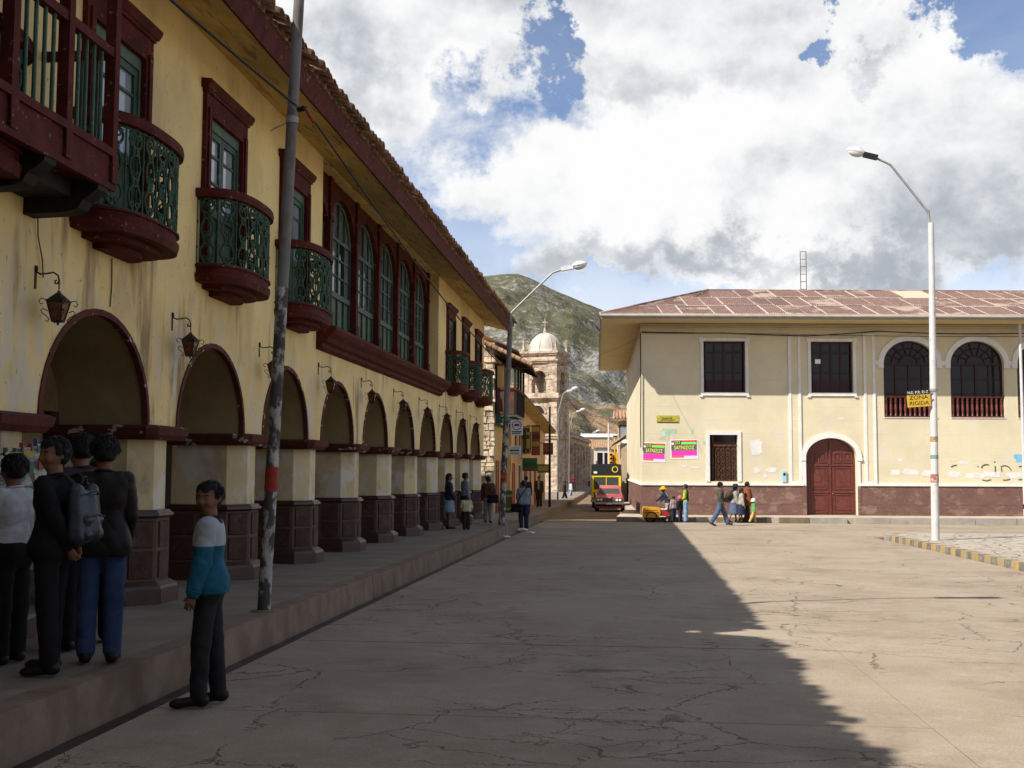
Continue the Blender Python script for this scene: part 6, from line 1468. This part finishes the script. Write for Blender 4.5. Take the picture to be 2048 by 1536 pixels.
    if poncho is not None:
        n = 26; vs = []; fs = []; rows_ = ((1.46, .07, .07), (1.42, .15, .11), (1.34, .235, .16), (1.1, .27, .21), (.85, .30, .24), (.70, .31, .25))
        for z, rx, ry in rows_:
            for k in range(n):
                q = 2*PI*k/n; e = 1+.06*math.sin(5*q+1)*(1.46-z); p = up((rx*math.cos(q)*e, ry*math.sin(q)*e, z)); vs.append(tuple(p*s))
        for i in range(len(rows_)-1):
            for k in range(n): fs.append((i*n+k, i*n+(k+1) % n, (i+1)*n+(k+1) % n, (i+1)*n+k))
        MB().add(vs, fs, 0, True).build('poncho', poncho, T)
    if bottom is not None:
        g = leg_puff; bp = [C_(up((-.078, 0, .95)), up((.078, 0, .95)), .106+g*.6, .106+g*.6, .06), C_(up((-.08, -.01, .88)), up((.08, -.01, .88)), .10+g*.6, .10+g*.6, .06)]
        for k in (0, 1):
            hip, knee, ank, heel, toe = J['leg', k]; a2 = ank+(knee-ank)*.02+np.array([0, 0, -.01]); bp += [C_(hip, knee, .082+g*.5, .062+g, .035), C_(knee, a2, .062+g, .050+g*1.1, .025)]
        ztop = 1.02+dz
        V, Q = sv(sdf_mesh(bp, h, lambda X, Y, Z: Z-ztop, wrk, 9)); np_obj('trousers', V, Q, bottom, T)
    if skirt is not None:
        z1, r1, m_ = skirt; n = 44; vs = []; fs = []
        for i in range(8):
            t = i/7; z = 1.02-(1.02-z1)*t
            for k in range(n):
                q = 2*PI*k/n; r_ = .135+(r1-.135)*t**.6; e = 1+.05*t*math.sin(11*q+.6*math.sin(3*q)); p = np.array([r_*math.cos(q)*e*1.05, r_*math.sin(q)*e*.92, z+dz]); vs.append(tuple(p*s))
        for i in range(7):
            for k in range(n): fs.append((i*n+k, i*n+(k+1) % n, (i+1)*n+(k+1) % n, (i+1)*n+k))
        MB().add(vs, fs, 0, True).build('skirt', m_, T)
    for k in (0, 1):
        hip, knee, ank, heel, toe = J['leg', k]; V, Q = sv(sdf_mesh([C_(heel+np.array([0, -.012, .012]), toe, .042, .037, .03), C_(ank, heel, .038, .040, .03), C_(toe, toe+(toe-heel)*.18, .036, .028, .02)], h*.8, lambda X, Y, Z: np.minimum(X*0+1, -(Z-.0005)) if True else 0)); np_obj('shoe', V, Q, shoes or m_shoe, T)
    if hat is not None:
        kind, m_ = hat; c_ = hp(0, -.008, .06)*s
        if kind == 'bowler': MB().lathe([(.17, .0), (.175, .008), (.115, .012), (.112, .07), (.09, .115), (.03, .128), (.001, .129)], 20, tuple(c_)).build('hat', m_, T)
        else:
            mbh = MB().lathe([(.106, -.055), (.108, -.02), (.102, .03), (.07, .078), (.02, .095), (.001, .096)], 18, tuple(c_))
            if kind == 'cap': v1 = [tuple(hp(x, .07+yy, .03)*s) for x, yy in ((-.07, 0), (-.05, .06), (0, .085), (.05, .06), (.07, 0))]; mbh.add(v1, [(0, 1, 2, 3, 4)])
            if kind == 'wide': mbh.lathe([(.19, -.03), (.192, -.02), (.104, -.0), (.10, .0)], 20, tuple(c_))
            mbh.build('hat', m_, T)
    return T
def gp(x, y, sw_=True): return (x, y, gz(y)+(SW+.012 if sw_ else .002))
ck = dict(white=(.50, .50, .52), black=(.008, .008, .009), leather=(.016, .013, .012), jeans=(.038, .068, .155), teal=(.012, .095, .16), palegrey=(.33, .36, .38), charcoal=(.02, .02, .022), dkpurple=(.035, .022, .035), navy=(.02, .025, .05), cream=(.52, .48, .30), brown=(.10, .045, .03), greyblue=(.20, .23, .27), khaki=(.26, .23, .20), darkbrown=(.04, .028, .02), lime=(.30, .42, .04), vest=(.02, .02, .025), lightjean=(.20, .30, .45), olive=(.065, .062, .048), rust=(.16, .05, .02), slateblue=(.07, .10, .16), pinkst=(.30, .14, .22), yellow=(.65, .36, .02), green=(.10, .30, .11), tan=(.50, .33, .10), grey=(.26, .23, .21), lightblue=(.22, .34, .42), maroon=(.10, .02, .035), beige=(.35, .31, .26), pink=(.45, .10, .16), dkolive=(.045, .04, .025))
K = {k: cloth(k, v, .5 if k == 'leather' else .85) for k, v in ck.items()}
def two_tone(name, lo_, hi_, z):
    m = cloth(name, lo_); t = NT(m.node_tree); b = t.n['Principled BSDF']; src = b.inputs['Base Color'].links[0].from_socket
    k = t.sm(t.sep(t.new('ShaderNodeTexCoord').outputs['Object'])[2], z-.003, z+.003); t.l.new(t.mix(k, src, hi_), b.inputs['Base Color']); return m
m_jacket = two_tone('white_and_teal_jacket', ck['teal'], ck['palegrey'], 1.18)
# near group on the left pavement
person('young man in a white and teal jacket standing in the roadway, looking back', gp(-3.10, 8.18, False), R(104), 1.60, m_jacket, K['charcoal'], [(lambda x, y, z: (z > 1.41) & (np.abs(x) < .11), K['charcoal'])], legs=((.09, .06), (-.09, .02)), arms=((.10, .20, .15, .0), (.16, .22, .20, .0)), hy=R(62), tilt=.05, puff=.030, hem=.86, det=1, leg_puff=.014, bulk=.93)
person('man in a black jacket with a backpack, hands clasped behind, glancing back', gp(-4.02, 7.60), R(88), 1.60, K['black'], K['black'], legs=((-.06, .02), (.08, .06)), arms=((-.42, .06, .18, .55), (-.50, .04, .30, .6)), hy=R(62), tilt=.05, puff=.012, hem=.84, det=1, leg_puff=.014, bulk=.92)
person('man seen from behind in a dark leather jacket and blue jeans', gp(-3.90, 8.10), R(20), 1.64, K['leather'], K['jeans'], legs=((.03, .03), (.0, .02)), arms=((.15, .14, .55, .25), (.15, .14, .5, .2)), puff=.020, hem=.80, det=1, hy=R(10), bulk=.94, leg_puff=.016)
person('man in a white shirt and black trousers at the left edge reading papers', gp(-4.55, 8.00), R(78), 1.50, K['white'], K['black'], arms=((.2, .1, .9, .2), (.1, .12, .5, .0)), puff=.012, hem=.93, det=1, hy=R(-10), bulk=.92)
person('dark-haired man in a dusky purple jacket behind the group by the papers', gp(-4.40, 8.72), R(70), 1.68, K['dkpurple'], K['black'], puff=.025, det=1)
person('short dark-haired person half hidden between the leather jacket and the purple jacket', gp(-4.42, 9.10), R(30), 1.52, K['black'], K['black'], puff=.03, det=0)
# backpack
BP = thing('backpack', 'shiny blue-grey backpack on the back of the man in black', 'backpack', (-3.835, 7.62, gz(7.6)+SW+.95), R(88))
V, Q = sdf_mesh([C_((-.10, -.035, .02), (-.10, -.02, .33), .07, .055, .05), C_((.10, -.035, .02), (.10, -.02, .33), .07, .055, .05), C_((0, -.06, .05), (0, -.04, .26), .09, .075, .05)], .012, None, .004, 2)
np_obj('bag', V, Q, M('backpack_nylon', (.018, .026, .042), .4, .5, 10, .5, 30, [dict(col=(.06, .08, .11), scale=18, lo=.58, hi=.66, amt=.8)], coord='obj', spec=.5), BP)
V, Q = sdf_mesh([C_((-.08, -.082, .03), (.08, -.082, .03), .05, .05, .03), C_((-.08, -.080, .13), (.08, -.080, .13), .048, .048, .05)], .010, None, .003, 4); np_obj('pocket', V, Q, MATS['backpack_nylon'], BP)
MB().tube([(-.12, -.118, .15), (0, -.133, .165), (.12, -.118, .15)], .006, 5).tube([(-.13, -.07, .30), (0, -.115, .33), (.13, -.07, .30)], .006, 5).tube([(-.03, -.02, .38), (-.025, -.02, .43), (.025, -.02, .43), (.03, -.02, .38)], .008, 5).build('zip_and_handle', m_black, BP)
for sd in (-1, 1): MB().tube([(sd*.09, -.01, .36), (sd*.10, .08, .45), (sd*.10, .20, .40), (sd*.11, .22, .22), (sd*.12, .10, .08), (sd*.10, .0, .03)], .016, 6).build('strap', m_black, BP)
# along the arcade
person('woman in a dark top and pale blue skirt leaning by an arcade pier', gp(-4.98, 31.3), R(-70), 1.52, K['navy'], None, skirt=(.52, .20, K['lightblue']), arms=((.1, .1, .5, .3), (.1, .1, .5, .3)), hair_long=True)
person('man in a pale shirt and dark trousers half behind the next pier', gp(-5.0, 34.6), R(-60), 1.56, K['greyblue'], K['navy'])
person('small child in a cream sweater on the pavement seen from behind', gp(-4.42, 30.9), R(10), .93, K['cream'], K['darkbrown'], puff=.05, leg_puff=.04, arms=((.1, .2, .5, .3), (.1, .2, .5, .3)), bulk=1.1)
person('man in a maroon jacket and pale trousers walking away with a dark bag', gp(-4.40, 35.6), R(5), 1.45, K['brown'], K['khaki'], legs=((.12, .1), (-.12, .12)), puff=.035)
person('man in a grey shirt walking down the roadway edge with a shoulder bag', gp(-3.50, 38.1, False), R(8), 1.63, K['greyblue'], K['navy'], legs=((.06, .1), (-.06, .04)), puff=.03, hem=.88, sleeve=0)
person('man in dark clothes on the pavement beyond the man in grey', gp(-4.02, 44.8), R(0), 1.52, K['charcoal'], K['black'], puff=.03)
person('man in a dark brown suit walking towards the plaza past the shops', gp(-4.45, 57.0), R(172), 1.55, K['dkolive'], K['darkbrown'], [(lambda x, y, z: (np.abs(x) < .05) & (y > .05) & (z > 1.0), K['beige'])], legs=((.1, .12), (-.1, .06)), hem=.78)
person('man in dark clothes crossing the far street', gp(-4.35, 78.5, False), R(-80), 1.5, K['black'], K['black'], legs=((.3, .1), (-.25, .2)))
person('person in white walking in the sunlit part of the far street', gp(-4.3, 86, False), R(-70), 1.4, K['white'], K['lightjean'], legs=((.2, .1), (-.2, .2)))
person('distant man in a dark coat on the far pavement by the church wall', gp(-4.75, 100), R(180), 1.55, K['maroon'], K['darkbrown'])
# shoulder bags
def bag(label, x, y, z, rz, sc=1., col=None):
    T = thing('shoulder_bag', label, 'bag', (x, y, z), rz); V, Q = sdf_mesh([C_((-.1*sc, 0, 0), (.1*sc, 0, 0), .06*sc, .06*sc, .03), C_((-.1*sc, 0, .12*sc), (.1*sc, 0, .12*sc), .05*sc, .05*sc, .05)], .015, None, .004)
    np_obj('bag', V, Q, col or K['black'], T); return T
b1 = bag('black shoulder bag at the hip of the man in grey', -3.74, 37.98, gz(38)+.68, R(10), 1.25); MB().tube([(0, .0, .2), (.10, -.14, .42), (.28, -.15, .66), (.36, .0, .74)], .018, 5).build('strap', m_black, b1)
b2 = bag('dark bag slung behind the man in the maroon jacket', -4.22, 35.42, gz(35)+SW+.72, R(20), 1.2); MB().tube([(0, .0, .2), (-.12, -.06, .42), (-.30, .0, .56)], .016, 5).build('strap', m_black, b2)
# by the corner building
Yk = 46.62
person('vendor in a yellow cap and navy jacket bending over the tricycle', gp(1.66, Yk, False), R(60), 1.38, K['navy'], K['beige'], [(lambda x, y, z: (np.abs(x) < .07) & (z > 1.15), K['white'])], lean=.42, legs=((.12, .2), (-.05, .05)), arms=((.7, .1, .3, .0), (.7, .1, .2, .0)), hat=('wide', K['yellow']))
person('child in a striped pink shirt beside the vendor', gp(1.86, Yk-.25, False), R(35), 1.06, K['pinkst'], K['navy'], [(lambda x, y, z: (np.floor(z*22) % 2 == 0), K['beige'])], puff=.035, bulk=1.05)
person('child in dark clothes with a pink hat beside the man in the vest', gp(2.13, Yk-.15, False), R(50), 1.02, K['black'], K['navy'], hat=('cap', K['pink']), puff=.035)
person('man in a black vest over lime sleeves standing by the kerb', gp(2.36, Yk-.05, False), R(75), 1.52, K['vest'], K['lightjean'], [(lambda x, y, z: np.abs(x) > .165, K['lime'])], arms=((.1, .1, .8, .35), (.15, .12, .7, .3)))
person('man in an olive sweater and dark blue trousers striding across the plaza', gp(3.47, 43.1, False), R(-86), 1.62, K['olive'], K['slateblue'], legs=((.42, .10), (-.36, .22)), arms=((.25, .08, .75, .25), (-.2, .12, .65, .1)), puff=.034, det=1, leg_puff=.032)
person('woman in a bowler hat carrying a dark bundle, in a blue skirt', gp(4.30, Yk+.1, False), R(-78), 1.47, K['grey'], None, skirt=(.42, .27, K['slateblue']), lean=.12, legs=((.22, .1), (-.25, .2)), hat=('bowler', K['charcoal']), puff=.04, hair_long=True)
person('woman in a grey cardigan and striped navy skirt walking with the bowler-hatted woman', gp(4.56, Yk-.05, False), R(-80), 1.36, K['beige'], None, skirt=(.40, .25, K['navy']), lean=.06, legs=((.15, .1), (-.12, .2)), puff=.04, hair_long=True)
person('man in a rust brown poncho behind the walking women', gp(4.86, Yk+.30, False), R(-75), 1.62, K['rust'], K['darkbrown'], poncho=K['rust'], legs=((.15, .1), (-.12, .1)))
person('small child in a green sweater, tan trousers and white hat', gp(5.06, Yk-.1, False), R(-78), .92, K['green'], K['tan'], legs=((.3, .2), (-.3, .2)), hat=('knit', K['white']), puff=.045, leg_puff=.035)
BD = thing('bundle', 'dark carrying-cloth bundle on the back of the bowler-hatted woman', 'bundle', (4.13, Yk+.1, gz(46)+1.05), R(-78))
V, Q = sdf_mesh([C_((-.12, -.02, -.06), (.12, -.02, .08), .15, .13, .08), C_((0, -.04, .1), (0, .1, .22), .1, .05, .06)], .02, None, .006); np_obj('bundle_cloth', V, Q, K['dkolive'], BD)
# ---------------------------------------------------------------- render settings
c = S.cycles; c.max_bounces = 6; c.diffuse_bounces = 3; c.glossy_bounces = 3; c.transmission_bounces = 3; c.transparent_max_bounces = 6
c.use_adaptive_sampling = True; c.adaptive_threshold = .015; c.use_denoising = True; c.caustics_reflective = False; c.caustics_refractive = False
W.cycles.sampling_method = 'MANUAL'; W.cycles.sample_map_resolution = 128
